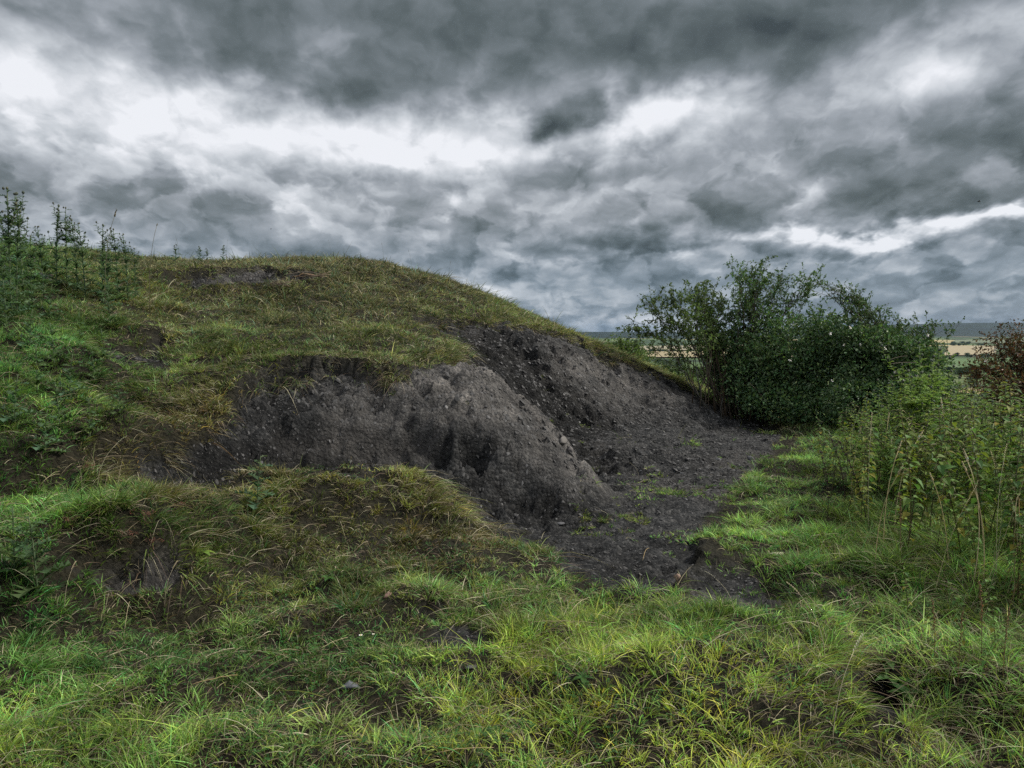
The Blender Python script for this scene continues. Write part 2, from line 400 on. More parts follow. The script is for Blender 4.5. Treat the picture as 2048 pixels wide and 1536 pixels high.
mg, nt = new_mat('ground')
tc = nt.n('ShaderNodeTexCoord').outputs['Object']
bare = nt.n('ShaderNodeAttribute', attribute_name='bare').outputs['Fac']
cr = nt.n('ShaderNodeAttribute', attribute_name='crust').outputs['Fac']  # dry shale crust plus the painted crest rim light
n1 = nt.noise(tc, 9, 8, .7); n2 = nt.noise(tc, 45, 6, .7); n3 = None
vo = nt.n('ShaderNodeTexVoronoi', feature='F1', ins={'Vector': nt.n('ShaderNodeVectorMath', operation='ADD', ins={0: tc, 1: nt.n('ShaderNodeVectorMath', operation='SCALE', ins={0: n2.outputs[1], 'Scale': .03}).outputs[0]}).outputs[0], 'Scale': 30.0, 'Randomness': 1.0})
vcol = nt.n('ShaderNodeSeparateColor', ins={0: vo.outputs['Color']}).outputs[0]
shale = nt.ramp(n1.outputs[0], [(.34, (.008, .009, .0105)), (.5, (.026, .027, .028)), (.66, (.070, .070, .069))])
shale = nt.mixc(nt.m('MULTIPLY', nt.m('GREATER_THAN', vcol, .8), .55), shale, (.095, .093, .090))
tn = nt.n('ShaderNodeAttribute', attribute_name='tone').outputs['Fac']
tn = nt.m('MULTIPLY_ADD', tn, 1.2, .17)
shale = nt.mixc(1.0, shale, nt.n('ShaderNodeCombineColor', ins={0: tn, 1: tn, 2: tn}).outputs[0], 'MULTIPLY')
crust_rimlight_c = nt.ramp(n1.outputs[0], [(.3, (.085, .082, .08)), (.6, (.27, .25, .23))])
shale = nt.mixc(nt.m('MULTIPLY', cr, nt.m('MULTIPLY_ADD', n2.outputs[0], 1.0, .25)), shale, crust_rimlight_c)
soil = nt.ramp(n1.outputs[0], [(.3, (.010, .010, .006)), (.6, (.026, .023, .012)), (.8, (.048, .040, .022))])
near_c = nt.mixc(bare, soil, shale)
# distance: fields beyond the knoll
geo = nt.n('ShaderNodeSeparateXYZ', ins={0: tc})
X_, Y_ = geo.outputs[0], geo.outputs[1]
fv = nt.n('ShaderNodeTexVoronoi', feature='F1', voronoi_dimensions='2D', ins={'Vector': tc, 'Scale': .0032, 'Randomness': .8})
fc = nt.n('ShaderNodeSeparateColor', ins={0: fv.outputs['Color']}).outputs[0]
fields = nt.ramp(fc, [(0, (.045, .075, .028)), (.3, (.06, .10, .03)), (.5, (.09, .12, .04)), (.62, (.30, .25, .12)), (.8, (.05, .085, .03))], 'CONSTANT')
nf = nt.noise(tc, .004, 6, .6)
fields = nt.mixc(nt.m('MULTIPLY', nt.m('GREATER_THAN', nf.outputs[0], .56), 1.0), fields, (.022, .036, .018))
wood = nt.ramp(nt.noise(tc, .004, 8, .75).outputs[0], [(.4, (.006, .014, .012)), (.62, (.014, .026, .016)), (.78, (.045, .065, .03))])
ridge = nt.n('ShaderNodeMapRange', ins={0: Y_, 1: 4600.0, 2: 5200.0}).outputs[0]
far_c = nt.mixc(ridge, fields, wood)
scrub = nt.ramp(nt.noise(tc, .35, 5, .6).outputs[0], [(.35, (.02, .035, .012)), (.7, (.06, .09, .03))])
f1 = nt.n('ShaderNodeMapRange', ins={0: Y_, 1: 120.0, 2: 400.0}).outputs[0]
far_c = nt.mixc(f1, scrub, far_c)
f0 = nt.n('ShaderNodeMapRange', ins={0: Y_, 1: 19.0, 2: 30.0}).outputs[0]
colr = nt.mixc(f0, near_c, far_c)
hgt = nt.m('ADD', nt.m('MULTIPLY', n1.outputs[0], 1.0), nt.m('ADD', nt.m('MULTIPLY', n2.outputs[0], .45), nt.m('MULTIPLY', vo.outputs['Distance'], -.5)))
bmp = nt.n('ShaderNodeBump', ins={'Strength': .9, 'Distance': .09, 'Height': hgt})
p = nt.n('ShaderNodeBsdfPrincipled', ins={'Base Color': colr, 'Roughness': .85, 'Specular IOR Level': .2, 'Normal': bmp.outputs[0]})
finish(mg, nt, p.outputs[0])
me = make_mesh('ground', np.stack([GXX, GYY, ZZ], -1).reshape(-1, 3), [quads], mg, None, True, {'bare': BB, 'crust': crust, 'tone': tone})  # crust also carries the painted crest rim light
tag(mobj('ground', me), 'dark shale spoil mound with turf and worn path sloping to farmland', 'ground', kind='structure')
# ------------------------------------------------------------------ sky and sun
SUN_EL, SUN_AZ = math.radians(44), math.radians(82)     # azimuth from +Y towards +X
W = bpy.data.worlds.new('World'); SC.world = W; W.use_nodes = True
W.node_tree.nodes.clear(); nt = NT(W.node_tree)
g = nt.n('ShaderNodeTexCoord').outputs['Generated']
sx = nt.n('ShaderNodeSeparateXYZ', ins={0: g})
dx, dy, dzz = sx.outputs
hor = nt.m('SQRT', nt.m('ADD', nt.m('MULTIPLY', dx, dx), nt.m('MULTIPLY', dy, dy)))
az = nt.m('ARCTAN2', dx, dy); el = nt.m('ARCTAN2', dzz, hor)
# position on the cloud deck seen in perspective
den = nt.m('ADD', nt.m('MAXIMUM', dzz, 0.0), .42)
px, py = nt.m('DIVIDE', dx, den), nt.m('DIVIDE', dy, den)
deck = nt.n('ShaderNodeCombineXYZ', ins={0: px, 1: nt.m('MULTIPLY', py, .8), 2: 0.0}).outputs[0]
def vadd(a_, b_, k):
    v_ = nt.n('ShaderNodeVectorMath', operation='SUBTRACT', ins={0: b_, 1: (.5, .5, .5)}).outputs[0]
    return nt.n('ShaderNodeVectorMath', operation='MULTIPLY_ADD', ins={0: v_, 1: k, 2: a_}).outputs[0]
wz = nt.noise(deck, 3.2, 4, .55, '2D'); wz2 = nt.noise(deck, 9.5, 4, .55, '2D')
ang = nt.n('ShaderNodeCombineXYZ', ins={0: az, 1: el, 2: 0.0}).outputs[0]
ang = vadd(vadd(ang, wz.outputs[1], (.10, .05, 0)), wz2.outputs[1], (.08, .05, 0))
def angs(u, v):
    a, b_, c = ray(u, v); return math.atan2(a, b_), math.atan2(c, math.hypot(a, b_))
BLOBS = [  # u, v, half width, half height, tilt (deg), strength
 (900,40,1000,75,2,-.20),(1450,80,450,95,4,-.13),(600,60,260,70,0,-.06),(1000,130,420,60,2,-.08),(1750,60,200,90,0,-.05),(330,60,150,60,10,-.04),
 (120,235,380,80,8,.38),(620,262,330,52,8,.36),(1050,265,260,58,0,.34),(0,100,120,60,0,.14),(60,30,120,40,0,-.06),
 (1290,220,110,55,0,.42),(1500,195,170,32,0,.18),(1420,250,120,60,0,.06),
 (1120,236,85,32,-18,-.46),(1075,268,40,18,-30,-.26),(1185,212,45,22,0,-.24),(1020,215,60,20,0,-.10),(560,150,260,35,12,-.14),(900,190,200,24,4,-.12),(1580,205,60,25,0,-.12),
 (1840,115,150,55,0,.30),(2020,60,90,50,0,.10),(1990,160,90,30,0,.10),
 (2000,330,190,70,-8,-.24),(1700,330,200,50,10,-.03),(1850,395,150,28,0,-.20),(1960,250,120,50,10,-.08),(1760,265,120,30,10,-.04),
 (230,340,150,40,15,-.12),(400,370,110,40,10,-.09),(470,450,100,50,40,-.02),(150,420,120,40,0,-.02),(60,330,90,30,0,-.08),(700,440,120,40,0,.06),
 (760,310,240,24,8,.10),(1120,310,90,26,0,.10),(900,390,130,14,4,.12),(930,340,170,28,0,-.06),(1200,345,100,24,0,-.05),(1260,300,30,16,0,-.05),
 (1620,385,60,28,-30,.16),(1890,455,180,15,-10,.55),(1620,478,160,13,4,.48),(1490,492,60,16,0,.12),(2040,430,60,16,0,.25),(1740,465,60,10,0,.2),
 (1290,488,175,24,0,-.30),(1300,500,150,12,0,-.16),(1350,435,90,22,0,.03),(1420,410,130,26,0,-.10),(1500,440,100,20,0,-.06),
 (1090,500,70,36,40,.12),(890,490,90,40,0,-.10),(950,570,55,14,0,.26),(1180,600,50,8,0,.10),(1050,545,110,12,0,-.10),(1240,545,60,12,0,.10),
 (1560,545,70,24,0,-.08),(1640,430,110,24,8,-.08),(1700,520,180,16,0,-.04),(1790,580,230,30,0,-.12),(1880,535,50,12,0,.16),(1960,595,60,8,0,.10),(1970,540,60,20,0,-.06),
 (1130,640,150,14,0,.12),(1160,622,160,6,0,-.06),(600,440,140,40,0,.03),(1330,580,60,20,0,.04),(1480,640,200,16,0,.03),(1000,430,160,20,0,-.03),
]
AZM, ELM = .78, .56
ga = np.linspace(-AZM, AZM, 129); ge = np.linspace(-.04, ELM, 97)
GA, GE = np.meshgrid(ga, ge)
LAY = np.zeros(GA.shape)
for (u, v, ru, rv, tilt, s) in BLOBS:
    a0, e0 = angs(u, v); c, sn = math.cos(math.radians(tilt)), math.sin(math.radians(tilt))
    da, de = GA - a0, GE - e0
    r2 = ((da * c - de * sn) * F / ru) ** 2 + ((da * sn + de * c) * F / rv) ** 2
    LAY += s * np.exp(-.85 * r2 ** 1.5)
LAY *= sstep(AZM, .68, np.abs(GA)) * sstep(ELM, .50, GE)
# the layout as a sum of nine products of one curve over azimuth and one over elevation
Us, Ss, Vs = np.linalg.svd(LAY, full_matrices=False)
RANK = 12
def vcurve(x, cols, vals):
    nd = nt.t.nodes.new('ShaderNodeVectorCurve'); mp = nd.mapping; mp.use_clip = False
    for k in range(3):
        cu = mp.curves[k]; pts = list(zip(cols, vals[k]))
        cu.points[0].location = pts[0]; cu.points[-1].location = pts[-1]
        for p_ in pts[1:-1]: cu.points.new(float(p_[0]), float(p_[1]))
        for p_ in cu.points: p_.handle_type = 'VECTOR'
    mp.update()
    nt.t.links.new(nt.n('ShaderNodeCombineXYZ', ins={0: x, 1: x, 2: x}).outputs[0], nd.inputs['Vector'])
    return nd.outputs[0]
sa_ = nt.n('ShaderNodeSeparateXYZ', ins={0: ang})
xa = nt.n('ShaderNodeMapRange', ins={0: sa_.outputs[0], 1: -AZM, 2: AZM, 3: -1.0, 4: 1.0}).outputs[0]
xe = nt.n('ShaderNodeMapRange', ins={0: sa_.outputs[1], 1: -.04, 2: ELM, 3: -1.0, 4: 1.0}).outputs[0]
tot = .60
for k in range(0, RANK, 3):
    sc_ = [math.sqrt(Ss[k + j]) for j in range(3)]
    ca = vcurve(xa, np.linspace(-1, 1, 129), [Vs[k + j] * sc_[j] for j in range(3)])
    ce = vcurve(xe, np.linspace(-1, 1, 97), [Us[:, k + j] * sc_[j] for j in range(3)])
    tot = nt.m('ADD', tot, nt.n('ShaderNodeVectorMath', operation='DOT_PRODUCT', ins={0: ca, 1: ce}).outputs['Value'])
# billow relief: the same cloud noise sampled twice, once shifted towards the light
dw = vadd(deck, wz2.outputs[1], (.07, .06, 0))
def dn(off, sc, det, ro):
    v_ = nt.n('ShaderNodeVectorMath', operation='ADD', ins={0: dw, 1: off}).outputs[0]
    return nt.noise(v_, sc, det, ro, '2D').outputs[0]
A1 = dn((0, 0, 0), 4.2, 7, .52); A2 = dn((.012, .05, 0), 4.2, 7, .52)
vo = nt.n('ShaderNodeTexVoronoi', voronoi_dimensions='2D', feature='F1', ins={'Vector': dw, 'Scale': 9.0, 'Detail': 2.0, 'Roughness': .5})
puff = nt.m('SUBTRACT', .38, vo.outputs['Distance'])
rel = nt.m('ADD', nt.m('MULTIPLY', nt.m('SUBTRACT', A1, A2), .9), nt.m('MULTIPLY', puff, .15))
big = nt.m('MULTIPLY', nt.m('SUBTRACT', A1, .5), .23)
def msk(off):
    v_ = nt.n('ShaderNodeVectorMath', operation='ADD', ins={0: dw, 1: off}).outputs[0]
    return nt.n('ShaderNodeMapRange', interpolation_type='SMOOTHSTEP', ins={0: nt.noise(v_, 5.5, 6, .5, '2D').outputs[0], 1: .455, 2: .56}).outputs[0]
C0, C1, C2 = msk((3, 7, 0)), msk((3.0, 6.965, 0)), msk((3.0, 7.05, 0))
cum = nt.m('ADD', nt.m('MULTIPLY', nt.m('SUBTRACT', C0, C1), .22), nt.m('ADD', nt.m('MULTIPLY', nt.m('SUBTRACT', C0, C2), -.13), nt.m('MULTIPLY', C0, -.06)))
lowk = nt.n('ShaderNodeMapRange', interpolation_type='SMOOTHSTEP', ins={0: el, 1: .36, 2: .10, 3: .2, 4: .95}).outputs[0]
lum = nt.m('ADD', nt.m('ADD', tot, nt.m('MULTIPLY', cum, lowk)), nt.m('ADD', rel, big))
# brighter cloud overhead and behind, out of this view
up = nt.n('ShaderNodeMapRange', interpolation_type='SMOOTHSTEP', ins={0: el, 1: .55, 2: .95, 3: 0.0, 4: .40}).outputs[0]
bk = nt.n('ShaderNodeMapRange', interpolation_type='SMOOTHSTEP', ins={0: nt.m('MULTIPLY', dy, -1.0), 1: -.45, 2: .35, 3: 0.0, 4: .28}).outputs[0]
lum = nt.m('ADD', lum, nt.m('ADD', up, bk))
clr = nt.ramp(lum, [(0.0, hexcol(62, 70, 72)), (.2, hexcol(88, 97, 99)), (.4, hexcol(116, 124, 129)), (.58, hexcol(150, 156, 163)), (.78, hexcol(190, 195, 201)), (1.0, hexcol(232, 234, 239))])
clr_low = nt.ramp(lum, [(0.0, hexcol(46, 60, 72)), (.25, hexcol(80, 97, 112)), (.5, hexcol(124, 139, 154)), (.8, hexcol(182, 190, 200)), (1.0, hexcol(222, 226, 233))])
low = nt.n('ShaderNodeMapRange', interpolation_type='SMOOTHSTEP', ins={0: el, 1: .16, 2: .02, 3: 0.0, 4: 1.0}).outputs[0]
ccol = nt.mixc(low, clr, clr_low)
sky = nt.n('ShaderNodeTexSky', sky_type='NISHITA', sun_disc=False)
sky.sun_elevation = SUN_EL; sky.sun_rotation = SUN_AZ
cc10 = nt.mixc(1.0, ccol, (10, 10, 10), 'MULTIPLY')
thin = nt.m('MULTIPLY_ADD', low, .05, .03)
fin = nt.mixc(thin, cc10, sky.outputs[0])
bg = nt.n('ShaderNodeBackground', ins={'Color': fin, 'Strength': .050})
o = nt.n('ShaderNodeOutputWorld'); nt.t.links.new(bg.outputs[0], o.inputs['Surface'])
W.cycles.sampling_method = 'NONE'

sl_ = bpy.data.lights.new('sun', 'SUN'); sl_.energy = 2.3; sl_.angle = math.radians(9); sl_.color = (1, .95, .86)
so = link(bpy.data.objects.new('sun', sl_))
sd = Vector((math.cos(SUN_EL) * math.sin(SUN_AZ), math.cos(SUN_EL) * math.cos(SUN_AZ), math.sin(SUN_EL)))
so.rotation_euler = sd.to_track_quat('Z', 'Y').to_euler(); so.location = (10, 0, 20)
SC.view_settings.view_transform = 'Standard'; SC.view_settings.look = 'None'
SC.view_settings.exposure = 1.12; SC.view_settings.gamma = 1.0
cy = SC.cycles
cy.max_bounces = 5; cy.diffuse_bounces = 3; cy.glossy_bounces = 2; cy.transmission_bounces = 3; cy.transparent_max_bounces = 6
cy.use_denoising = False; cy.caustics_reflective = False; cy.caustics_refractive = False; cy.sample_clamp_indirect = 4
# ------------------------------------------------------------------ grass
def zone_cols():
    # u, v, ru, rv, weight, green, dry share, length
    return [
     (1350,1430,400,120,2.4,(.225,.295,.058),.32,1.5),
     (1150,1330,180,60,1.4,(.180,.270,.050),.15,1.35),
     (1650,1170,240,90,1.8,(.115,.205,.052),.14,.95),
     (1600,960,150,90,2.0,(.115,.195,.055),.16,.9),
     (1430,1220,150,50,1.0,(.095,.180,.040),.12,.95),
     (1940,1330,170,170,2.0,(.115,.190,.050),.34,2.1),
     (1880,1090,190,90,2.0,(.120,.190,.045),.28,2.5),
     (750,1030,170,70,1.8,(.105,.120,.035),.40,1.10),
     (850,1090,120,30,1.2,(.110,.085,.040),.60,.90),
     (560,1180,250,80,1.2,(.130,.175,.048),.32,1.05),
     (250,1060,200,60,1.5,(.080,.125,.032),.22,1.75),
     (60,950,120,160,1.6,(.085,.180,.042),.08,1.55),
     (60,1150,110,120,1.2,(.050,.135,.032),.08,1.30),
     (80,780,150,110,1.5,(.095,.175,.048),.14,1.25),
     (30,650,110,90,1.3,(.080,.150,.045),.10,1.25),
     (400,1330,350,70,1.3,(.090,.180,.045),.18,.85),
     (200,1470,240,70,1.5,(.150,.240,.050),.20,1.25),
     (560,1440,180,80,1.0,(.085,.130,.035),.28,1.10),
     (850,1440,220,80,1.1,(.140,.200,.050),.32,1.20),
     (900,1220,260,60,1.0,(.085,.140,.038),.28,.85),
     (400,830,120,90,1.8,(.120,.105,.040),.50,1.35),
     (300,900,110,50,1.4,(.120,.085,.045),.65,1.30),
     (480,700,130,60,1.1,(.095,.135,.035),.22,1.15),
     (700,700,220,50,1.2,(.090,.115,.038),.36,1.10),
     (850,720,110,30,1.2,(.075,.090,.035),.50,1.20),
     (250,600,200,50,1.0,(.095,.110,.036),.35,.85),
     (600,620,260,45,1.8,(.085,.095,.046),.44,1.05),
     (560,525,260,18,1.6,(.075,.078,.045),.50,.85),
     (800,580,160,45,1.6,(.082,.090,.045),.48,1.0),
     (900,630,120,25,1.2,(.090,.115,.038),.35,.85),
     (1100,660,140,20,1.6,(.105,.110,.036),.40,.85),
     (1300,750,150,25,1.6,(.120,.130,.042),.40,.85),
     (1480,830,90,20,1.2,(.095,.150,.038),.25,.85),
     (1560,840,60,25,1.2,(.110,.100,.045),.55,1.10),
     (300,760,160,50,1.0,(.085,.140,.038),.25,1.10),
    ]
ZC = zone_cols()
def zones(u, v):
    w = np.full(u.shape, .05); c = np.zeros(u.shape + (3,)) + np.array((.085, .13, .038)) * .05; d = w * .28; L = w * 1.0
    for (zu, zv, ru, rv, k, col, dry, ln) in ZC:
        g_ = k * np.exp(-((u - zu) / ru) ** 2 - ((v - zv) / rv) ** 2)
        w = w + g_; c = c + g_[..., None] * np.array(col); d = d + g_ * dry; L = L + g_ * ln
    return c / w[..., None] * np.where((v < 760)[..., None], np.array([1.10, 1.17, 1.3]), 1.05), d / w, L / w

def grass_block(y0, y1, tufts_m2, per, seg, wid, Lb, seed, rad=1.0, flat=0, lip=0, keep_margin=1.3):
    r = np.random.default_rng(seed)
    wmax = y1 * .68 + keep_margin
    n = int((y1 - y0) * 2 * wmax * tufts_m2)
    y = r.uniform(y0, y1, n); x = r.uniform(-wmax, wmax, n)
    k = np.abs(x) < y * .68 + keep_margin; x, y = x[k], y[k]
    z = H(x, y); b = bil(BB, x, y); u, v = proj(x, y, z)
    u2 = u + 60 * (fbm(x * 1.6, y * 1.6, 3, 201) - .5) * 2; v2 = v + 40 * (fbm(x * 1.6, y * 1.6, 3, 211) - .5) * 2
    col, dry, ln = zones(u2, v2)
    patch = fbm(x * 2.3, y * 2.3, 4, 220)
    bald = sstep(.54, .64, fbm(x * 2.7 + 40, y * 2.7, 3, 230)) * .42        # thin spots
    lush = sstep(.54, .66, fbm(x * 1.8 + 90, y * 1.8, 3, 240))
    bald = np.maximum(bald, .85 * np.exp(-((u - 1190) / 230) ** 2 - ((v - 1125) / 75) ** 2))
    bald = np.maximum(bald, .25 * np.exp(-((u - 950) / 200) ** 2 - ((v - 1270) / 50) ** 2))
    dpit = sdf(u, v, BARE[0]) / np.clip(F / np.maximum(y, 1) / 10, 6, 60)
    bald = np.maximum(bald, np.where((v > 850) & (u > 960), .9 * sstep(-5.5, -.3, dpit + 5 * (fbm(x * 3.3, y * 3.3, 3, 262) - .5)), 0))
    pit = sstep(1150, 1300, u) * sstep(1560, 1450, u) * sstep(880, 960, v) * sstep(1230, 1100, v)
    stray = (fbm(x * 2.2 + 7, y * 2.2, 3, 250) > .56) & (v > 850) & (u > 1150) & (r.random(len(x)) < .55)
    keep = (r.random(len(x)) > b * 1.25 - .08 * 0) | (stray & (b > .5)) | (r.random(len(x)) < .006)
    keep &= r.random(len(x)) > bald * sstep(1.5, .9, ln) * (1 - .6 * lush)
    if lip: keep = (b > .22) & (b < .85) & (np.hypot(bil(gxf, x, y), bil(gyf, x, y)) > .32)
    x, y, z, b, col, dry, ln, patch, lush, u, v = [a[keep] for a in (x, y, z, b, col, dry, ln, patch, lush, u, v)]
    nt_ = len(x)
    gx_ = bil(gxf, x, y); gy_ = bil(gyf, x, y)
    N = np.stack([-gx_, -gy_, np.ones(nt_)], 1); N /= np.linalg.norm(N, axis=1)[:, None]
    # tuft size
    big = r.random(nt_) ** 3
    if rad > 1: ln = np.maximum(ln, .9)
    tl = 1.12 * Lb * ln * (.5 + .35 * lush + .6 * big) * (1 - (.45 - .4 * lip) * np.clip(b, 0, 1))
    m = (per * (.6 + .9 * r.random(nt_)) * (.75 + .6 * lush)).astype(int) + 1
    ti = np.repeat(np.arange(nt_), m); M = len(ti)
    tr = rad * (.012 + .030 * big)[ti] * np.sqrt(r.random(M)) * (1 + y[ti] * .06)
    ph = r.uniform(0, 2 * PI, M)
    bx = x[ti] + tr * np.cos(ph); by = y[ti] + tr * np.sin(ph); bz = H(bx, by) - .006
    L = tl[ti] * r.uniform(.45, 1.15, M)
    tall = r.random(M) < .03; L = np.where(tall, L * 1.7, L)
    isdry = r.random(M) < dry[ti] * np.clip(.35 + 1.3 * patch[ti] - .0, 0, 1.4)
    if lip: isdry = r.random(M) < .55
    if flat: isdry = r.random(M) < .85; bz = bz + r.uniform(.0, .06, M)
    lean = np.abs(r.normal(.0, .42, M)) + .14 + isdry * .32 + flat * r.uniform(.5, 3.0, M)
    if rad > 1: lean = lean * .6 + 9.0 * tr / (1 + y[ti] * .06)
    phl = ph + r.normal(0, .9 if rad <= 1 else .45, M)
    # blades lean away from the slope and with the breeze
    hor = np.stack([np.cos(phl) * lean + N[ti, 0] * (.9 + 1.5 * lip) + .06, np.sin(phl) * lean + N[ti, 1] * (.9 + 1.5 * lip), np.zeros(M)], 1)
    D = hor + np.array([0, 0, 1.0]); D /= np.linalg.norm(D, axis=1)[:, None]
    droop = r.uniform(.15, .85, M) * (1 + isdry * .6) + lip * r.uniform(.3, 1.2, M)
    hd = hor / (np.linalg.norm(hor, axis=1)[:, None] + 1e-6)
    B = np.stack([bx, by, bz], 1)
    tt = np.linspace(0, 1, seg + 1)
    side = np.cross(D, np.array([0, 0, 1.0])); side /= np.linalg.norm(side, axis=1)[:, None] + 1e-6
    tw = r.uniform(-1.3, 1.3, M)[:, None]
    side = side * np.cos(tw) + np.cross(D, side) * np.sin(tw)
    w0 = wid * r.uniform(.55, 1.35, M) * (.85 + .035 * by)
    w0 = np.where(isdry, w0 * .7, w0)
    V = []; wprof = [1, .95, .75, .45, .2] if seg >= 4 else [1, .85, .5, .2] if seg == 3 else [1, .8]
    for i, t in enumerate(tt):
        c = B + D * (L * t)[:, None] + hd * (L * droop * .55 * t * t)[:, None]
        c[:, 2] -= L * droop * .62 * t ** 2.2
        if i == seg: V.append(c[:, None])
        else:
            hw = (w0 * .5 * wprof[i])[:, None]
            V.append(np.stack([c - side * hw, c + side * hw], 1))
    V = np.concatenate(V, 1)                      # (M, 2*seg+1, 3)
    kk = 2 * seg + 1; base = (np.arange(M) * kk)[:, None]
    Q = np.concatenate([base + np.array([[2 * i, 2 * i + 1, 2 * i + 3, 2 * i + 2]]) for i in range(seg - 1)]) if seg > 1 else np.zeros((0, 4), int)
    T = base + np.array([[kk - 3, kk - 2, kk - 1]])
    # colours: green varies per tuft and per blade, dry blades straw to rust
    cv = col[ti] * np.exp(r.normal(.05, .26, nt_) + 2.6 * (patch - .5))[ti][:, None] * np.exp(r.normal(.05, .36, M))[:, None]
    hue = r.normal(0, .16, nt_)[ti] + r.normal(0, .10, M)
    cv = cv * np.stack([1 + hue, np.ones(M), 1 - hue * .6], 1)
    straw = np.array([(.36, .31, .19), (.26, .21, .14), (.17, .12, .08), (.50, .46, .32), (.14, .10, .075)])[r.integers(0, 5, M)] * r.uniform(.5, 1.35, M)[:, None]
    cv = np.where(isdry[:, None], straw, cv)
    C = np.repeat(cv[:, None], kk, 1)
    tipdry = (r.random(M) < .3) & ~isdry
    C[tipdry, -1] = C[tipdry, -1] * .4 + np.array((.26, .20, .09)) * .6
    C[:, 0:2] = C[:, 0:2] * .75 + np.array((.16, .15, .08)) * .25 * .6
    return V.reshape(-1, 3), Q, T, C.reshape(-1, 3)

def grass_object(name, blocks, label):
    Vs_, Qs, Ts, Cs = [], [], [], []; n = 0
    for bl in blocks:
        V, Q, T, C = grass_block(*bl); Vs_.append(V); Qs.append(Q + n); Ts.append(T + n); Cs.append(C); n += len(V)
    me = make_mesh(name, np.concatenate(Vs_), [np.concatenate(Qs), np.concatenate(Ts)], M_GRASS, np.clip(np.concatenate(Cs), .004, .8), False)
    print(name, n, 'verts')
    return tag(mobj(name, me), label, 'grass', kind='stuff')
G = DENS
grass_object('grass', [
    (1.9, 3.6, 480 * G, 14, 4, .0043, .080, 1), (3.6, 5.2, 430 * G, 14, 3, .0054, .085, 2), (5.2, 7.6, 340 * G, 14, 3, .0060, .085, 3),
    (1.9, 5.2, 26 * G, 85, 4, .0045, .10, 11, 2.2), (5.2, 8.5, 18 * G, 75, 3, .0062, .11, 12, 2.6), (8.5, 16.5, 11 * G, 60, 3, .0078, .12, 13, 3.2),
    (1.9, 4.5, 170 * G, 3, 4, .0034, .16, 21, 1, 1), (4.5, 8.5, 80 * G, 3, 3, .0046, .17, 22, 1, 1), (4.0, 9.5, 260 * G, 9, 4, .0050, .15, 31, 1, 0, 1), (9.5, 15, 160 * G, 9, 3, .0070, .17, 32, 1, 0, 1), (10.5, 17.3, 70 * G, 2, 4, .0085, .27, 41),
    (7.6, 10.5, 300 * G, 13, 3, .0064, .095, 4), (10.5, 13.5, 220 * G, 13, 2, .0072, .095, 5), (13.5, 17.5, 180 * G, 12, 2, .0080, .115, 6)],
    'rough green and straw coloured grass in tufts over the mound and foreground')

# ------------------------------------------------------------------ loose shale
M_CHIP = plain_mat('shale_chip', .8, .35, 30, .3)
def chips(name, n, region, smin, smax, seed, label):
    r = np.random.default_rng(seed)
    u = r.uniform(region[0], region[1], n * 5); v = r.uniform(region[2], region[3], n * 5)
    x = r.uniform(-6.5, 7, n * 5); y = 4 + 10 * r.random(n * 5) ** 1.2
    z = H(x, y); b = bil(BB, x, y); k = b > r.uniform(.35, 1.0, len(x)); x, y, z = x[k][:n], y[k][:n], z[k][:n]; n = len(x)
    s = smin * (smax / smin) ** (r.random(n) ** 4.5) * np.where(y < 7.6, .55, 1.0)
    base = np.array([(-1, -.6, 0), (.2, -.9, 0), (1, -.2, 0), (.7, .7, 0), (-.4, .9, 0), (-.8, -.3, .6), (.2, -.6, .7), (.8, 0, .5), (.4, .5, .65), (-.3, .6, .6)], float)
    V = base[None] * r.uniform(.7, 1.3, (n, 10, 3)); V[:, :, 2] *= .55
    th = r.uniform(0, 2 * PI, n); c, s_ = np.cos(th)[:, None], np.sin(th)[:, None]
    tz = r.normal(0, .3, n)[:, None]
    X = V[:, :, 0] * c - V[:, :, 1] * s_; Yv = V[:, :, 0] * s_ + V[:, :, 1] * c; Z = V[:, :, 2] + X * tz
    gx_ = bil(gxf, x, y)[:, None]; gy_ = bil(gyf, x, y)[:, None]
    Z = Z + X * gx_ + Yv * gy_
    P = np.stack([X * s[:, None] + x[:, None], Yv * s[:, None] + y[:, None], Z * s[:, None] + z[:, None] - .15 * s[:, None]], -1)
    b0 = (np.arange(n) * 10)[:, None]
    Q = np.concatenate([b0 + np.array([[i, (i + 1) % 5, 5 + (i + 1) % 5, 5 + i]]) for i in range(5)])
    Tp = b0 + np.array([[5, 6, 7, 8, 9]])
    g_ = np.where(r.random(n) < .07, r.uniform(.08, .14, n), r.uniform(.022, .07, n))
    C = np.repeat((g_[:, None] * np.array([1, .98, .97]))[:, None], 10, 1).reshape(-1, 3)
    me = make_mesh(name, P.reshape(-1, 3), [Q, Tp], M_CHIP, C, False)
    return tag(mobj(name, me), label, 'shale', kind='stuff')
chips('shale_gravel', int(46000 * G), (300, 1600, 650, 1210), .0045, .034, 77, 'loose dark grey shale chips over the bare bank and pit floor')
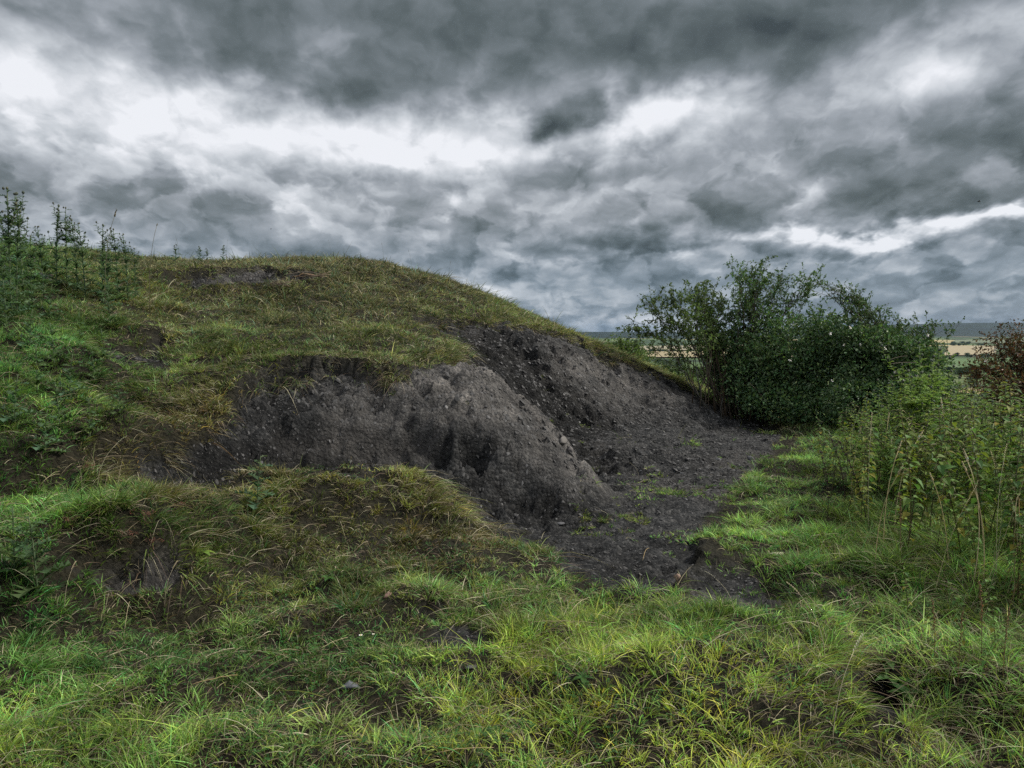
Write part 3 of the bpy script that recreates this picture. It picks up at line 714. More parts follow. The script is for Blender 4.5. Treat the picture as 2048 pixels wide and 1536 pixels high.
# ------------------------------------------------------------------ leaves and plants
def frame(d, up=(0, 0, 1)):
    d = np.asarray(d, float); d = d / (np.linalg.norm(d) + 1e-9)
    s = np.cross(d, up); n = np.linalg.norm(s)
    s = np.array([1.0, 0, 0]) if n < 1e-3 else s / n
    return d, s, np.cross(s, d)
def leaf(acc, p, d, L, wd, col, r, droop=.3, fold=.25, roll=0.0, n=3):
    """a blade folded along its midrib"""
    d, s, nn = frame(d)
    c, sn = math.cos(roll), math.sin(roll); s, nn = s * c + nn * sn, nn * c - s * sn
    prof = {2: [0, 1], 3: [0, 1, .6], 4: [0, .95, 1, .5]}[n]
    V = []; 
    for i in range(n):
        t = i / n; c_ = p + d * L * t - np.array([0, 0, 1]) * droop * L * t * t
        if i == 0: V.append(c_)
        else:
            w_ = wd * .5 * prof[i]
            V += [c_ - s * w_ + nn * fold * w_, c_, c_ + s * w_ + nn * fold * w_]
    V.append(p + d * L - np.array([0, 0, 1]) * droop * L)
    tri, quad = [(0, 2, 1), (0, 3, 2)], []
    for i in range(1, n - 1):
        a = 1 + 3 * (i - 1); b = a + 3
        quad += [(a, a + 1, b + 1, b), (a + 1, a + 2, b + 2, b + 1)]
    a = 1 + 3 * (n - 2); e = len(V) - 1
    tri += [(a, a + 1, e), (a + 1, a + 2, e)]
    acc.add(V, [tri] + ([quad] if quad else []), col)
def spiny_leaf(acc, p, d, L, wd, col, r):
    """a thistle leaf: a rib with pairs of pointed lobes"""
    d, s, nn = frame(d); up = np.array([0, 0, 1.0]); k = 5
    rib = [p + d * L * t - up * .35 * L * t * t for t in np.linspace(0, 1, k + 1)]
    V = list(rib); tri = []
    for i in range(k):
        wl = wd * (.55, .9, 1, .8, .5)[i]
        for sg in (-1, 1):
            tip = rib[i] * .45 + rib[i + 1] * .55 + s * sg * wl * r.uniform(.8, 1.2) + d * L * .08 + nn * wl * r.uniform(.1, .6)
            V.append(tip); j = len(V) - 1
            tri.append((i, j, i + 1) if sg > 0 else (i, i + 1, j))
    w2 = wd * .22
    for i in range(1, k):
        V += [rib[i] - s * w2, rib[i] + s * w2]
        j = len(V) - 2
        tri += [(i - 1, j, i), (i, j, i + 1), (i - 1, i, j + 1), (i, i + 1, j + 1)]
    acc.add(V, [tri], col)
def blob(acc, c, r_, col, rnd, sz=1.3, n=6):
    """a small pointed bud"""
    th = np.arange(n) / n * 2 * PI
    V = [np.array(c) - (0, 0, r_ * .8)]
    for h, q in ((-.35, .8), (.25, .95), (.8, .55)):
        V += [np.array(c) + (math.cos(t) * r_ * q, math.sin(t) * r_ * q, h * r_ * sz) for t in th]
    V.append(np.array(c) + (0, 0, r_ * sz * 1.15))
    tri = [(0, 1 + (i + 1) % n, 1 + i) for i in range(n)] + [(len(V) - 1, 1 + 2 * n + i, 1 + 2 * n + (i + 1) % n) for i in range(n)]
    q_ = [(1 + k * n + i, 1 + k * n + (i + 1) % n, 1 + (k + 1) * n + (i + 1) % n, 1 + (k + 1) * n + i) for k in range(2) for i in range(n)]
    acc.add(V, [tri, q_], col)
def jit(c, r, a=.18):
    h = r.normal(0, a * .5); k = math.exp(r.normal(0, a))
    return (c[0] * k * (1 + h), c[1] * k, c[2] * k * (1 - h))

TH_G = (.085, .140, .075)
def thistle_meshes(seed, h, buds=5, bush=1.0, col=TH_G, young=False, spread=.6):
    r = np.random.default_rng(seed); st, lf, bds = Acc(), Acc(), []
    axes = []
    lean = r.normal(0, .05, 2)
    main = np.array([[lean[0] * t * t * h, lean[1] * t * t * h, h * t] for t in np.linspace(0, 1, 8)])
    axes.append((main, .0045 + .003 * h, 1.0))
    nb = 0 if young else int(buds)
    for k in range(nb):
        t0 = r.uniform(.55, .9) if spread < 1 else r.uniform(.25, .9); p0 = main[int(t0 * 7)]
        a = k * 2.4 + r.uniform(-.4, .4); ln = h * r.uniform(.14, .28)
        br = bez(p0, p0 + np.array([math.cos(a) * ln * .5 * spread, math.sin(a) * ln * .5 * spread, ln * .25]), p0 + np.array([math.cos(a) * ln * .6 * spread, math.sin(a) * ln * .6 * spread, ln * .95]), 5)
        axes.append((br, .0025, .55))
    for pts, rad, sc in axes:
        tube(st, pts, np.linspace(rad, rad * .45, len(pts)), jit((.07, .10, .05), r, .1), 5)
        ln = np.linalg.norm(pts[-1] - pts[0]); nl = int((20 if sc == 1 else 6) * bush * (ln / (.9 if sc == 1 else .22)) ** .7) + 4
        for i in range(nl):
            t = (i + .5) / nl; q = t * (len(pts) - 1); j = min(int(q), len(pts) - 2); p = pts[j] * (1 - q + j) + pts[j + 1] * (q - j)
            a = i * 2.39996 + r.uniform(-.3, .3)
            e = r.uniform(.3, .95) if not young else r.uniform(.2, .9)
            L = (.19 if sc == 1 else .095) * (1.1 - .8 * t) * r.uniform(.8, 1.2) * (1.1 if young else 1)
            spiny_leaf(lf, p, (math.cos(a) * math.cos(e), math.sin(a) * math.cos(e), math.sin(e)), L, L * .34, jit(col, r), r)
        if not young:
            for q in range(2 if sc == 1 else 1):
                c = pts[-1] + r.normal(0, .008, 3) * q + (0, 0, .008)
                bd = Acc(); bds.append(bd); blob(bd, c, .0115 * r.uniform(.8, 1.25), jit((.055, .065, .045), r), r)
            if r.random() < .6: blob(bds[-1] if 0 else bds.append(Acc()) or bds[-1], pts[-2] + (.012, .004, .008), .008, jit((.06, .075, .04), r), r)
    out = {'stem': st.mesh('stem', M_STEM, True), 'leaves': lf.mesh('leaves', M_LEAF)}
    for i_ in range(len(bds)): out['flower_bud.%d' % i_] = bds[i_].mesh('flower_bud', M_STEM, True)
    return out
def nettle_meshes(seed, h, col=(.075, .115, .030)):
    r = np.random.default_rng(seed); st, lf, cf = Acc(), Acc(), Acc()
    ln = r.normal(0, .09, 2); pts = np.array([[ln[0] * t * t * h, ln[1] * t * t * h, h * t] for t in np.linspace(0, 1, 9)])
    tube(st, pts, np.linspace(.0042, .0016, 9), jit((.055, .050, .022), r, .15), 5)
    nn = int(h / .042); a0 = r.uniform(0, PI)
    for i in range(nn):
        t = .06 + .94 * i / max(nn - 1, 1); q = t * 8; j = min(int(q), 7); p = pts[j] * (1 - q + j) + pts[j + 1] * (q - j)
        if t < .35 and r.random() < .3: continue
        size = .068 * (1.1 - .6 * abs(t - .5)) * (1.0 if t < .9 else .6)
        for sgn in (0, PI):
            if r.random() < .08: continue
            a = a0 + (i % 2) * PI / 2 + sgn + r.uniform(-.3, .3); e = r.uniform(-.15, .45) + (.5 if t > .93 else 0)
            d = np.array([math.cos(a) * math.cos(e), math.sin(a) * math.cos(e), math.sin(e)])
            p1 = p + d * size * .28
            c = jit(col, r, .2)
            if r.random() < .07: c = jit((.22, .20, .035), r, .15)
            tube(st, [p, p + d * size * .15, p1], .0009, (.08, .09, .03), 3)
            leaf(lf, p1, d, size * r.uniform(.85, 1.2), size * .62, c, r, r.uniform(.25, .7), .35, r.uniform(-.3, .3), 4)
            if t > .55:
                for q_ in range(1):
                    b = a + r.uniform(-.9, .9); e0 = p + np.array([math.cos(b), math.sin(b), .15]) * .03
                    e1 = e0 + np.array([math.cos(b) * .03, math.sin(b) * .03, -r.uniform(.01, .04)])
                    cc = jit((.12, .12, .05), r, .2)
                    tube(cf, bez(p, e0, e1, 5), [.0012, .003, .0035, .003, .001], cc, 4)
    return {'stem': st.mesh('stem', M_STEM, True), 'leaves': lf.mesh('leaves', M_LEAF), 'flower_sprays': cf.mesh('flower_sprays', M_STEM)}
def grass_stalk_meshes(seed, h, head='rye', bend=.2, col=(.30, .26, .15)):
    r = np.random.default_rng(seed); st, hd = Acc(), Acc()
    a = r.uniform(0, 2 * PI); b = bend * h
    pts = bez((0, 0, 0), (0, 0, h * .65), (b * math.cos(a), b * math.sin(a), h), 9)
    tube(st, pts, np.linspace(.0032, .0022, 9) if head in ('cock', 'plant', 'none') or bend < .2 else np.linspace(.0018, .001, 9), jit(col, r, .1), 4)
    d = pts[-1] - pts[-2]; d /= np.linalg.norm(d); c = jit(col, r, .15)
    if head == 'rye':
        n = 14; hl = .13
        for i in range(n):
            p = pts[-1] + d * hl * (i / n) - np.array([0, 0, 1]) * bend * .25 * hl * (i / n) ** 2 * 2
            s = np.cross(d, (0, 0, 1)) + 1e-3; s /= np.linalg.norm(s); s = s * (1 if i % 2 else -1)
            leaf(hd, p, d + s * .55, .016, .0055, c, r, 0, .3, 0, 3)
    elif head == 'dock':
        for i in range(46):
            t = .45 + .55 * i / 46; q = t * 8; j = min(int(q), 7); p = pts[j] * (1 - q + j) + pts[j + 1] * (q - j)
            aa = r.uniform(0, 2 * PI); rr_ = r.uniform(.004, .02) * (1.3 - t)
            blob(hd, p + (math.cos(aa) * rr_, math.sin(aa) * rr_, 0), r.uniform(.0035, .006), jit(col, r, .3), r, 1.2, 5)
    elif head == 'plant':
        tube(hd, [pts[-1], pts[-1] + d * .012, pts[-1] + d * .028, pts[-1] + d * .036], [.002, .0055, .005, .001], c, 6)
    else:                                   # cocksfoot: a few heavy clusters
        for i in range(13):
            t = i / 13; p = pts[-1] + d * .085 * t + r.normal(0, .002, 3)
            blob(hd, p, .0080 * (1.1 - .6 * t), jit(col, r, .2), r, 1.5, 5)
    return {'stalk': st.mesh('stalk', M_STEM, True), 'seed_head': hd.mesh('seed_head', M_STEM)}
def whorl_meshes(seed, h):
    """a dead dark stalk with whorls of seed cases"""
    r = np.random.default_rng(seed); st, hd = Acc(), Acc(); ln = r.normal(0, .08)
    pts = np.array([[-.22 * h * t * t + ln * t, .0, h * t] for t in np.linspace(0, 1, 9)])
    c = (.030, .022, .016); tube(st, pts, np.linspace(.0055, .003, 9), c, 5)
    for i in range(8):
        t = .42 + .58 * (i / 7) ** .8; q = t * 8; j = min(int(q), 7); p = pts[j] * (1 - q + j) + pts[j + 1] * (q - j)
        for k in range(9):
            a = r.uniform(0, 2 * PI)
            blob(hd, p + np.array([math.cos(a), math.sin(a), r.uniform(-.5, .5)]) * .012, .008 * r.uniform(.7, 1.2), jit((.038, .028, .02), r, .25), r, 1.3, 5)
    return {'stem': st.mesh('stem', M_STEM, True), 'seed_whorls': hd.mesh('seed_whorls', M_STEM)}

_made = {}
def put(kind, name, proto, loc, rz, scale, label, cat, group=None, tilt=(0, 0)):
    """one plant: an Empty at its foot with its parts; copies share mesh data"""
    if kind not in _made: _made[kind] = proto()
    e = empty(name, loc, rz); e.rotation_euler = (tilt[0], tilt[1], rz); e.scale = (scale,) * 3
    tag(e, label, cat, group)
    for nm, me in _made[kind].items(): mobj(nm.split('.')[0], me, e)
    return e

# thistles along the skyline, left to right: (u of tip, v of tip, distance, buds, label)
SKY_TH = [
 (12,376,8.6,7,'tallest dark thistle in the clump filling the left edge of the skyline'),
 (38,386,8.9,7,'dense budding thistle just right of the tallest one at the left edge'),
 (-12,392,8.4,7,'thistle half cut off by the left edge of the picture'),
 (25,420,8.3,6,'shorter bushy thistle in front of the tall clump at the left edge'),
 (58,470,8.8,5,'leafy thistle on the right flank of the left-edge clump'),
 (5,480,8.0,6,'low green thistle at the foot of the left-edge clump'),
 (82,452,9.6,3,'slim thistle with a small head standing alone beside the left-edge clump'),
 (107,408,10.2,5,'tall forked thistle leaning left against the sky, highest after the clump'),
 (128,414,10.3,6,'tall thistle with many buds, the twin of the forked one to its left'),
 (150,440,10.2,4,'budding thistle right behind the tall twin thistles'),
 (165,446,10.0,3,'narrow thistle spire between the tall twins and the gap in the row'),
 (200,447,10.2,4,'upright thistle alone in the middle of the skyline row'),
 (212,480,10.0,3,'short thistle leaning on the lone upright one'),
 (232,458,10.6,5,'bushy thistle below the bent seed stalk on the skyline'),
 (252,468,10.7,4,'thistle with a spreading top left of the wiry plantain stalk'),
 (268,494,10.9,2,'last small thistle of the skyline row before the grass starts'),
 (350,488,13.6,1,'small low thistle alone on the crest right of the row'),
 (400,492,14.2,1,'short spreading thistle on the crest in the middle of the grass tips'),
 (414,496,14.3,1,'short thistle touching the spreading one on the crest'),
 (445,490,14.4,2,'tiny dark thistle spire, farthest right on the crest'),
]
for i, (u, v, Yd, bn, lab) in enumerate(SKY_TH):
    tip = at(u, v, Yd); gz = float(H(tip[0], tip[1])); hgt = max(tip[2] - gz, .2)
    var = i % 4
    young = hgt < .45
    kind = ('th_s%d' % (i % 2)) if young else 'th%d' % var
    proto = (lambda v_=var: thistle_meshes(300 + v_, .45, 2, .8)) if young else (lambda v_=var: thistle_meshes(310 + v_, 1.0, 9 - v_, 1.1))
    put(kind, 'thistle', proto, (tip[0], tip[1], gz - .02), i * 1.7, hgt / (.45 if young else 1.0), lab, 'thistle', 'thistles along the skyline')

# low thistles on the slope and in the foreground, (u, v of foot, height, label)
SLOPE_TH = [
 (215,600,.62,'green thistle below the lone upright one of the skyline row'),(222,660,.45,'pale thistle low on the slope beside the dead tuft'),
 (90,560,.55,'dark green thistle under the slim skyline thistle'),(100,640,.42,'soft green thistle above the pale thistle patch'),
 (20,560,.60,'broad thistle under the left-edge clump'),(-5,610,.55,'thistle cut by the left edge below the clump'),
 (60,700,.42,'pale thistle at the top of the left slope patch'),(110,740,.45,'pale thistle in the middle of the left slope patch'),
 (75,790,.44,'wide pale thistle above the bright grass at left'),(140,800,.40,'pale thistle right of the wide one on the left slope'),
 (190,770,.38,'green thistle beside the bare scrape on the left slope'),(205,730,.36,'small thistle at the left rim of the bare scrape'),
 (30,850,.40,'thistle over the bright tuft at the left edge'),(120,860,.38,'pale thistle above the dark undercut step'),
 (180,880,.34,'thistle leaning over the undercut step'),(90,905,.33,'low thistle on the lip of the undercut step'),
 (240,830,.30,'little thistle right of the pale patch'),(160,690,.36,'bluish thistle upslope of the bare scrape'),
 (515,1020,.42,'single young thistle in front of the bare black bank'),
 (75,1190,.42,'leafy thistle growing beside the dirt hollow at lower left'),
 (30,1150,.36,'thistle in the thick grass at the left edge'),
]
for i, (u, v, hh, lab) in enumerate(SLOPE_TH):
    p = hit(u, v); var = i % 3
    cl = [(.085, .140, .070), (.070, .125, .055), (.090, .150, .060)][var]
    put('thy%d' % var, 'young_thistle', lambda v_=var, c_=cl: thistle_meshes(330 + v_, .45, 0, 1.1, c_, True), (p[0], p[1], p[2] - .02), i * 2.1, hh / .45, lab, 'thistle', 'young thistles on the slope')

# tall thistles rising from the nettles on the right (tip u, v, distance, label)
RIGHT_TH = [
 (1850,684,7.6,'tallest leafy thistle of the right side, its tip against the far hill'),(1868,720,7.5,'tall thistle behind the tallest one on the right'),
 (1832,740,7.4,'thistle leaning left beside the tallest right-hand thistle'),(1890,745,7.8,'tall thistle between the tallest one and the rusty bush'),
 (1760,790,7.6,'thistle in front of the dark bramble'),(1742,800,7.2,'slim thistle at the left of those before the bramble'),
 (1812,800,7.3,'bushy thistle under the leaning one'),(1870,800,7.0,'fresh green thistle at the foot of the tallest thistle'),
 (1920,815,7.2,'thistle below the rusty bush'),(1785,850,6.9,'low thistle where the nettles begin'),(1985,800,6.2,'yellow green thistle spire at the far right'),
 (1840,860,6.8,'thistle among nettle tops, midway along the right side'),
 (1940,850,6.3,'green thistle below the right end of the golden field'),(2010,760,6.8,'tall thistle against the rusty bush at the right edge'),(1720,850,7.0,'feathery thistle at the upper left corner of the nettle bed'),(1900,780,6.9,'leafy thistle right of the tallest one'),(1960,905,5.4,'thistle standing in front of the nettles at right'),(2030,860,5.2,'thistle near the right edge in front of the nettles'),(1828,708,7.9,'feathery thistle close on the left of the tallest one'),(1875,698,7.9,'feathery thistle close on the right of the tallest one'),(1800,755,7.8,'thistle spire before the blossoming bramble'),(1905,752,7.6,'thistle spire under the gap with the golden field'),(1775,765,8.0,'leftmost tall thistle spire against the dark bramble'),
]
for i, (u, v, Yd, lab) in enumerate(RIGHT_TH):
    tip = at(u, v, Yd); gz = float(H(tip[0], tip[1])); hgt = tip[2] - gz
    var = i % 3
    put('thr%d' % var, 'thistle', lambda v_=var: thistle_meshes(350 + v_, 1.2, 14, 1.7, (.18, .27, .07), spread=1.5), (tip[0], tip[1], gz - .02), i * 2.3, hgt / 1.2, lab, 'thistle', 'tall thistles among the nettles')

# the nettle bed
r = np.random.default_rng(55); nets = []
tries = 0
edge = np.array([(1640, 940), (1640, 985), (1690, 1050), (1760, 1090), (1830, 1120), (1900, 1150), (1980, 1190), (2060, 1260), (2250, 1330), (2300, 905), (2048, 880), (1900, 885), (1780, 880), (1680, 900)], float)
while len(nets) < 185 and tries < 8000:
    tries += 1
    u, v = r.uniform(1630, 2180), 880 + 420 * r.random() ** .8
    if sdf(np.array([u]), np.array([v]), edge)[0] < 4: continue
    p = hit(u, v)
    if any((p[0] - q[0]) ** 2 + (p[1] - q[1]) ** 2 < .105 ** 2 for q in nets): continue
    nets.append((p[0], p[1], p[2], u, v))
nets.sort(key=lambda q: q[1])
for i, (x, y, z, u, v) in enumerate(nets):
    var = int(r.integers(0, 5)); hh = r.uniform(.55, .92) * (.75 if u < 1720 else 1.0) * (.85 if v > 1130 else 1.08)
    if u > 1980: hh *= 1.1
    where = 'at the left edge of the nettle bed beside the bright turf' if u < 1720 else 'at the front of the nettle bed' if y < 5.2 else 'in the thick of the nettle bed' if y < 7 else 'at the back of the nettle bed below the bramble'
    put('net%d' % var, 'nettle', lambda v_=var: nettle_meshes(400 + v_, .85, [(.11, .19, .042), (.15, .20, .038), (.095, .17, .042), (.17, .20, .040), (.10, .18, .050)][v_]),
        (x, y, z - .01), r.uniform(0, 6.28), hh / .85, 'yellowing nettle with tassels ' + where, 'nettle', 'nettles ' + where, (r.normal(0, .15), r.normal(0, .15)))
# lone nettles lower right
for (u, v, hh, lab) in [(1815,1240,.34,'small nettle alone in the turf in front of the bed'),(1930,1330,.36,'nettle beside the brown dock spikes'),(1960,1400,.34,'nettle at the lower right between the dock spikes and the edge'),(1870,1300,.28,'low nettle left of the dock spikes'),(1990,1310,.40,'nettle in dead straw at the lower right')]:
    p = hit(u, v); put('net%d' % (int(u) % 5), 'nettle', None, tuple(p), u * .1, hh / .85, lab, 'nettle', 'lone nettles in front of the bed')

# dark dead stalks with seed whorls
for (u, v, uf, vf, lab) in [(1617,905,1652,1060,'dark dead stalk leaning left, leftmost before the nettles'),(1640,872,1690,1020,'dark dead stalk with its tip over the turf path'),(1678,885,1735,1060,'thickest dark dead stalk bending left over the nettles')]:
    p = hit(uf, vf); tip = at(u, v, p[1]); hgt = tip[2] - p[2]
    e = put('wh%d' % (u % 3), 'dead_stalk', lambda s_=u: whorl_meshes(s_, 1.0), tuple(p), 0, hgt, lab, 'dead stalk')
# dock spikes, rust brown
for (u, v, hh, lab) in [(1868,1340,.20,'brown dock seed spike, left of the group at lower right'),(1915,1385,.22,'brown dock seed spike nearest the front at lower right'),(1962,1340,.24,'tall brown dock seed spike in the middle of the group'),(2005,1370,.2,'brown dock seed spike by the right edge'),(1800,1120,.26,'rusty dock seed spike below the nettle bed')]:
    p = hit(u, v); put('dk%d' % (u % 2), 'dock_spike', lambda s_=u: grass_stalk_meshes(s_, .6, 'dock', .06, (.16, .095, .045)), tuple(p), u, hh / .36, lab, 'dock')
# seed stalks: (tip u, tip v, distance or None, foot u, foot v, kind, label)
STK = [
 (203,418,9.9,None,'cock','bent seed stalk nodding left above the skyline thistles'),(293,438,10.5,None,'plant','thin wiry stalk with a knob head right of the thistle row'),
 (358,472,13.5,None,'none','straight dry stalk on the crest beside the low thistle'),(452,478,14.6,None,'plant','short stalk on the crest left of the mound top'),
 (661,478,16.0,None,'plant','knobbed stalk on top of the mound'),(767,486,16.0,None,'cock','double headed stalk where the mound starts to fall'),
 (823,500,15.6,None,'cock','dark tipped stalk on the falling skyline'),(836,515,15.5,None,'none','thin bent stalk just right of the dark tipped one'),
 (897,522,15.4,None,'cock','slanting stalk with dark tip lower on the falling skyline'),(970,570,15.2,None,'plant','stalk on the skyline right of the slanting one'),
 (1020,595,15.1,None,'none','fine stalk two thirds down the falling skyline'),(1052,612,15.1,None,'none','short slanting stalk near the low end of the skyline'),
 (345,478,13.4,None,'none','dry stalk rising from the small crest thistle'),(505,492,15.5,None,'none','wispy stalk on the crest above the dark scar'),
]
for i, (u, v, Yd, _, hd, lab) in enumerate(STK):
    tip = at(u, v, Yd); gz = float(H(tip[0], tip[1])); hgt = max(tip[2] - gz, .15)
    put('stk_%s%d' % (hd, i % 3), 'seed_stalk', lambda h_=hd, i_=i: grass_stalk_meshes(500 + i_, 1.0, h_ if h_ != 'none' else 'rye', .12, (.10, .09, .055)), (tip[0], tip[1], gz - .01), PI if i == 0 else i, hgt / 1.06, lab, 'seed stalk', 'seed stalks on the skyline')
FST = [(130,1230,.20,'pale seed head hanging over the dirt hollow'),(195,985,.34,'nodding pale rye stalk over the undercut step'),(165,990,.26,'straight pale stalk beside the nodding one at the step'),
 (425,1010,.20,'pale ear before the left end of the bank'),(565,1000,.18,'curled pale ear on the hummock'),(345,1130,.17,'pale ear over the dark gap between tussocks'),
 (1278,960,.16,'ochre seed spike on the pit floor'),(1650,1330,.28,'thin stalk over the ditch at right'),(1545,1240,.22,'dry stalk at the edge of the right turf'),(1470,1250,.22,'pale stalk left of the ditch'),
 (800,1160,.16,'pale ear lying in the middle foreground grass'),(530,1190,.16,'pale ear in the left foreground'),(330,1220,.2,'bleached stalk at the hollow rim'),(1665,1500,.34,'long green stalk at the bottom right ditch'),
 (1720,1040,.30,'white drooping ear at the nettle edge'),(1850,1060,.42,'white feathery ear in the nettle bed'),(1880,1120,.36,'bleached drooping ear at the nettle front')]
r = np.random.default_rng(66)
for i in range(22):
    u, v = r.uniform(1700, 2060), r.uniform(960, 1220); p = hit(u, v); wh = 'behind' if v < 1020 else 'among' if v < 1130 else 'in front of'
    put('tfs%d' % (i % 4), 'tall_seed_stalk', lambda i_=i: grass_stalk_meshes(570 + i_, .9, 'rye' if i_ % 2 else 'cock', .22, (.36, .31, .18)), tuple(p), r.uniform(0, 6.28), r.uniform(.6, .98), 'tall pale flowering grass stalk ' + wh + ' the nettles', 'seed stalk', 'tall grass stalks ' + wh + ' the nettles', (r.normal(0, .12), r.normal(0, .12)))
for i, (u, v, hh, lab) in enumerate(FST):
    p = hit(u, v); put('fst%d' % (i % 4), 'seed_stalk', lambda i_=i: grass_stalk_meshes(540 + i_, .4, 'rye', .45, (.42, .37, .25)), tuple(p), i * 2.6, hh / .4, lab, 'seed stalk', 'pale seed stalks in the grass')
# long dead straws at the far right and across the grass
def straw_mesh(seed, L, arch, rad=.0018, col=(.36, .28, .15)):
    r_ = np.random.default_rng(seed); a = Acc()
    pts = bez((0, 0, 0), (L * .5, r_.normal(0, .06) * L, L * arch), (L, 0, L * arch * .6), 9)
    pts[1:-1] += r_.normal(0, .006 * L, (7, 3)); tube(a, pts, np.linspace(rad, rad * .6, 9), jit(col, r_, .1), 4)
    return a.mesh('straw', M_STEM, True)
r = np.random.default_rng(91)
STRAWS = [(870,1530,0.05,.22,.12,'long bleached straw lying at the bottom edge'),(1060,1260,-.1,.34,.05,'long straw lying level across the middle grass'),(1285,1130,1.1,.16,.5,'upright broken straw on the edge of the pit floor'),
 (640,1310,.7,.16,.2,'arched straw near the grey slab stone'),(380,1390,.3,.2,.2,'pale straw in the left foreground grass'),(1600,1520,1.2,.22,.6,'pale straw standing at the bottom right tussock'),
 (1300,1390,.5,.2,.25,'straw crossing the tall bottom tussock'),(1500,1370,2.6,.2,.25,'second straw crossing the tall bottom tussock'),(760,1150,.4,.14,.15,'short straw in the central grass'),
 (1230,885,-.4,.22,.3,'runner of straw on the pit floor')]
for i, (u, v, rz, L, arch, lab) in enumerate(STRAWS):
    p = hit(u, v); p[2] += .03
    o_ = mobj('straw', straw_mesh(600 + i, L, arch)); o_.location = p; o_.rotation_euler = (0, 0, rz)
    tag(o_, lab, 'straw')
for i in range(16):
    p = hit(r.uniform(1990, 2110), r.uniform(1120, 1250))
    o_ = mobj('dead_grass_stem', straw_mesh(630 + i, r.uniform(.35, .7), r.uniform(1.0, 2.2), .002, (.25, .18, .09))); o_.location = p; o_.rotation_euler = (0, 0, r.uniform(-.9, 1.3))
    tag(o_, 'long dry brown grass stem in the dead tuft at the right edge', 'grass stem', 'dry stems at the right edge')

# stones
def stone_mesh(seed, sx_, sy_, sz_, col, ang=.35):
    r_ = np.random.default_rng(seed); bm_n = 9; a = Acc()
    th = np.linspace(0, 2 * PI, 14, endpoint=False); V = []
    for ph in np.linspace(-PI / 2 + .25, PI / 2 - .25, 8):
        V += [(math.cos(ph) * math.cos(t), math.cos(ph) * math.sin(t), math.sin(ph)) for t in th]
    V += [(0, 0, -1), (0, 0, 1)]; V = np.array(V)
    for _ in range(14):                        # chip flat facets off the ball
        n_ = r_.normal(0, 1, 3); n_ /= np.linalg.norm(n_); d_ = r_.uniform(.4, .8)
        o_ = V @ n_ - d_; V = V - np.maximum(o_, 0)[:, None] * n_ * .9
    V = V * (1 + .05 * r_.normal(0, 1, (len(V), 1)) * ang) * (sx_, sy_, sz_)
    Q = [(k * 14 + i, k * 14 + (i + 1) % 14, (k + 1) * 14 + (i + 1) % 14, (k + 1) * 14 + i) for k in range(7) for i in range(14)]
    T = [(112, (i + 1) % 14, i) for i in range(14)] + [(113, 98 + i, 98 + (i + 1) % 14) for i in range(14)]
    a.add(V, [Q, T], col); return a.mesh('stone', M_STONE, True)
STN = [(700,1376,.062,.045,.035,(.10,.105,.115),'grey slab of stone in the lower left grass'),(885,1302,.022,.018,.017,(.30,.29,.27),'small pale round pebble in the central grass'),
 (1355,1164,.034,.026,.026,(.27,.19,.145),'rounded brown stone at the edge of the pit floor'),(1548,1112,.085,.05,.028,(.42,.38,.29),'pale buff stone half sunk in the bright turf'),
 (775,1196,.035,.03,.02,(.16,.10,.08),'reddish stone in the central grass'),(1500,918,.055,.04,.03,(.10,.10,.105),'dark flat stone beside the right turf'),(1438,920,.05,.03,.022,(.14,.14,.14),'grey flat stone left of the dark one'),
 (1125,885,.07,.04,.05,(.15,.14,.13),'pale block sticking out behind the spur crest'),(1140,905,.05,.03,.045,(.13,.12,.115),'smaller block below the pale one behind the spur crest'),
 (1365,948,.04,.03,.02,(.12,.12,.12),'flat stone on the pit floor right of its middle'),(945,1340,.05,.03,.015,(.06,.065,.07),'dark flat shard in the grass right of the pale pebble'),
 (1372,1000,.03,.025,.015,(.10,.10,.10),'small grey stone on the pit floor'),(1700,1268,.03,.022,.02,(.36,.28,.2),'pinkish stone at the ditch head'),(1120,1052,.05,.035,.02,(.08,.08,.085),'dark stone where the spur meets the grass')]
for i, (u, v, a_, b_, c_, col_, lab) in enumerate(STN):
    p = hit(u, v); o_ = mobj('stone', stone_mesh(700 + i, a_, b_, c_, col_)); o_.location = (p[0], p[1], p[2] + c_ * .25); o_.rotation_euler = (.1, .1, i)
    tag(o_, lab, 'stone')

# broad leaves in the grass, dock and plantain rosettes
def rosette(seed, n, L, col):
    r_ = np.random.default_rng(seed); a = Acc()
    for i in range(n):
        th = i * 2.4 + r_.uniform(-.3, .3); e = r_.uniform(.2, .7)
        leaf(a, np.zeros(3), (math.cos(th) * math.cos(e), math.sin(th) * math.cos(e), math.sin(e)), L * r_.uniform(.7, 1.15), L * .36, jit(col, r_, .15), r_, .45, .25, 0, 4)
    return a.mesh('rosette', M_LEAF)
for i, (u, v, n_, L_, lab) in enumerate([(1785,1390,11,.13,'dark dock rosette in the ditch at lower right'),(1775,1345,8,.10,'dark dock leaves at the top of the ditch'),(1165,1370,5,.07,'light oval leaf rosette in the bottom tussocks'),(655,1165,6,.07,'small dock rosette left of the reddish stone'),(965,1475,6,.08,'broad leaves low in the bottom grass'),(405,1112,9,.09,'bright star shaped plant in the left foreground'),(1815,1405,9,.11,'dock rosette on the right side of the ditch')]):
    p = hit(u, v); o_ = mobj('dock_rosette' if i != 5 else 'rosette_plant', rosette(760 + i, n_, L_, (.055, .12, .03) if i != 5 else (.16, .24, .04))); o_.location = (p[0], p[1], p[2] + .02)
    tag(o_, lab, 'leafy plant')
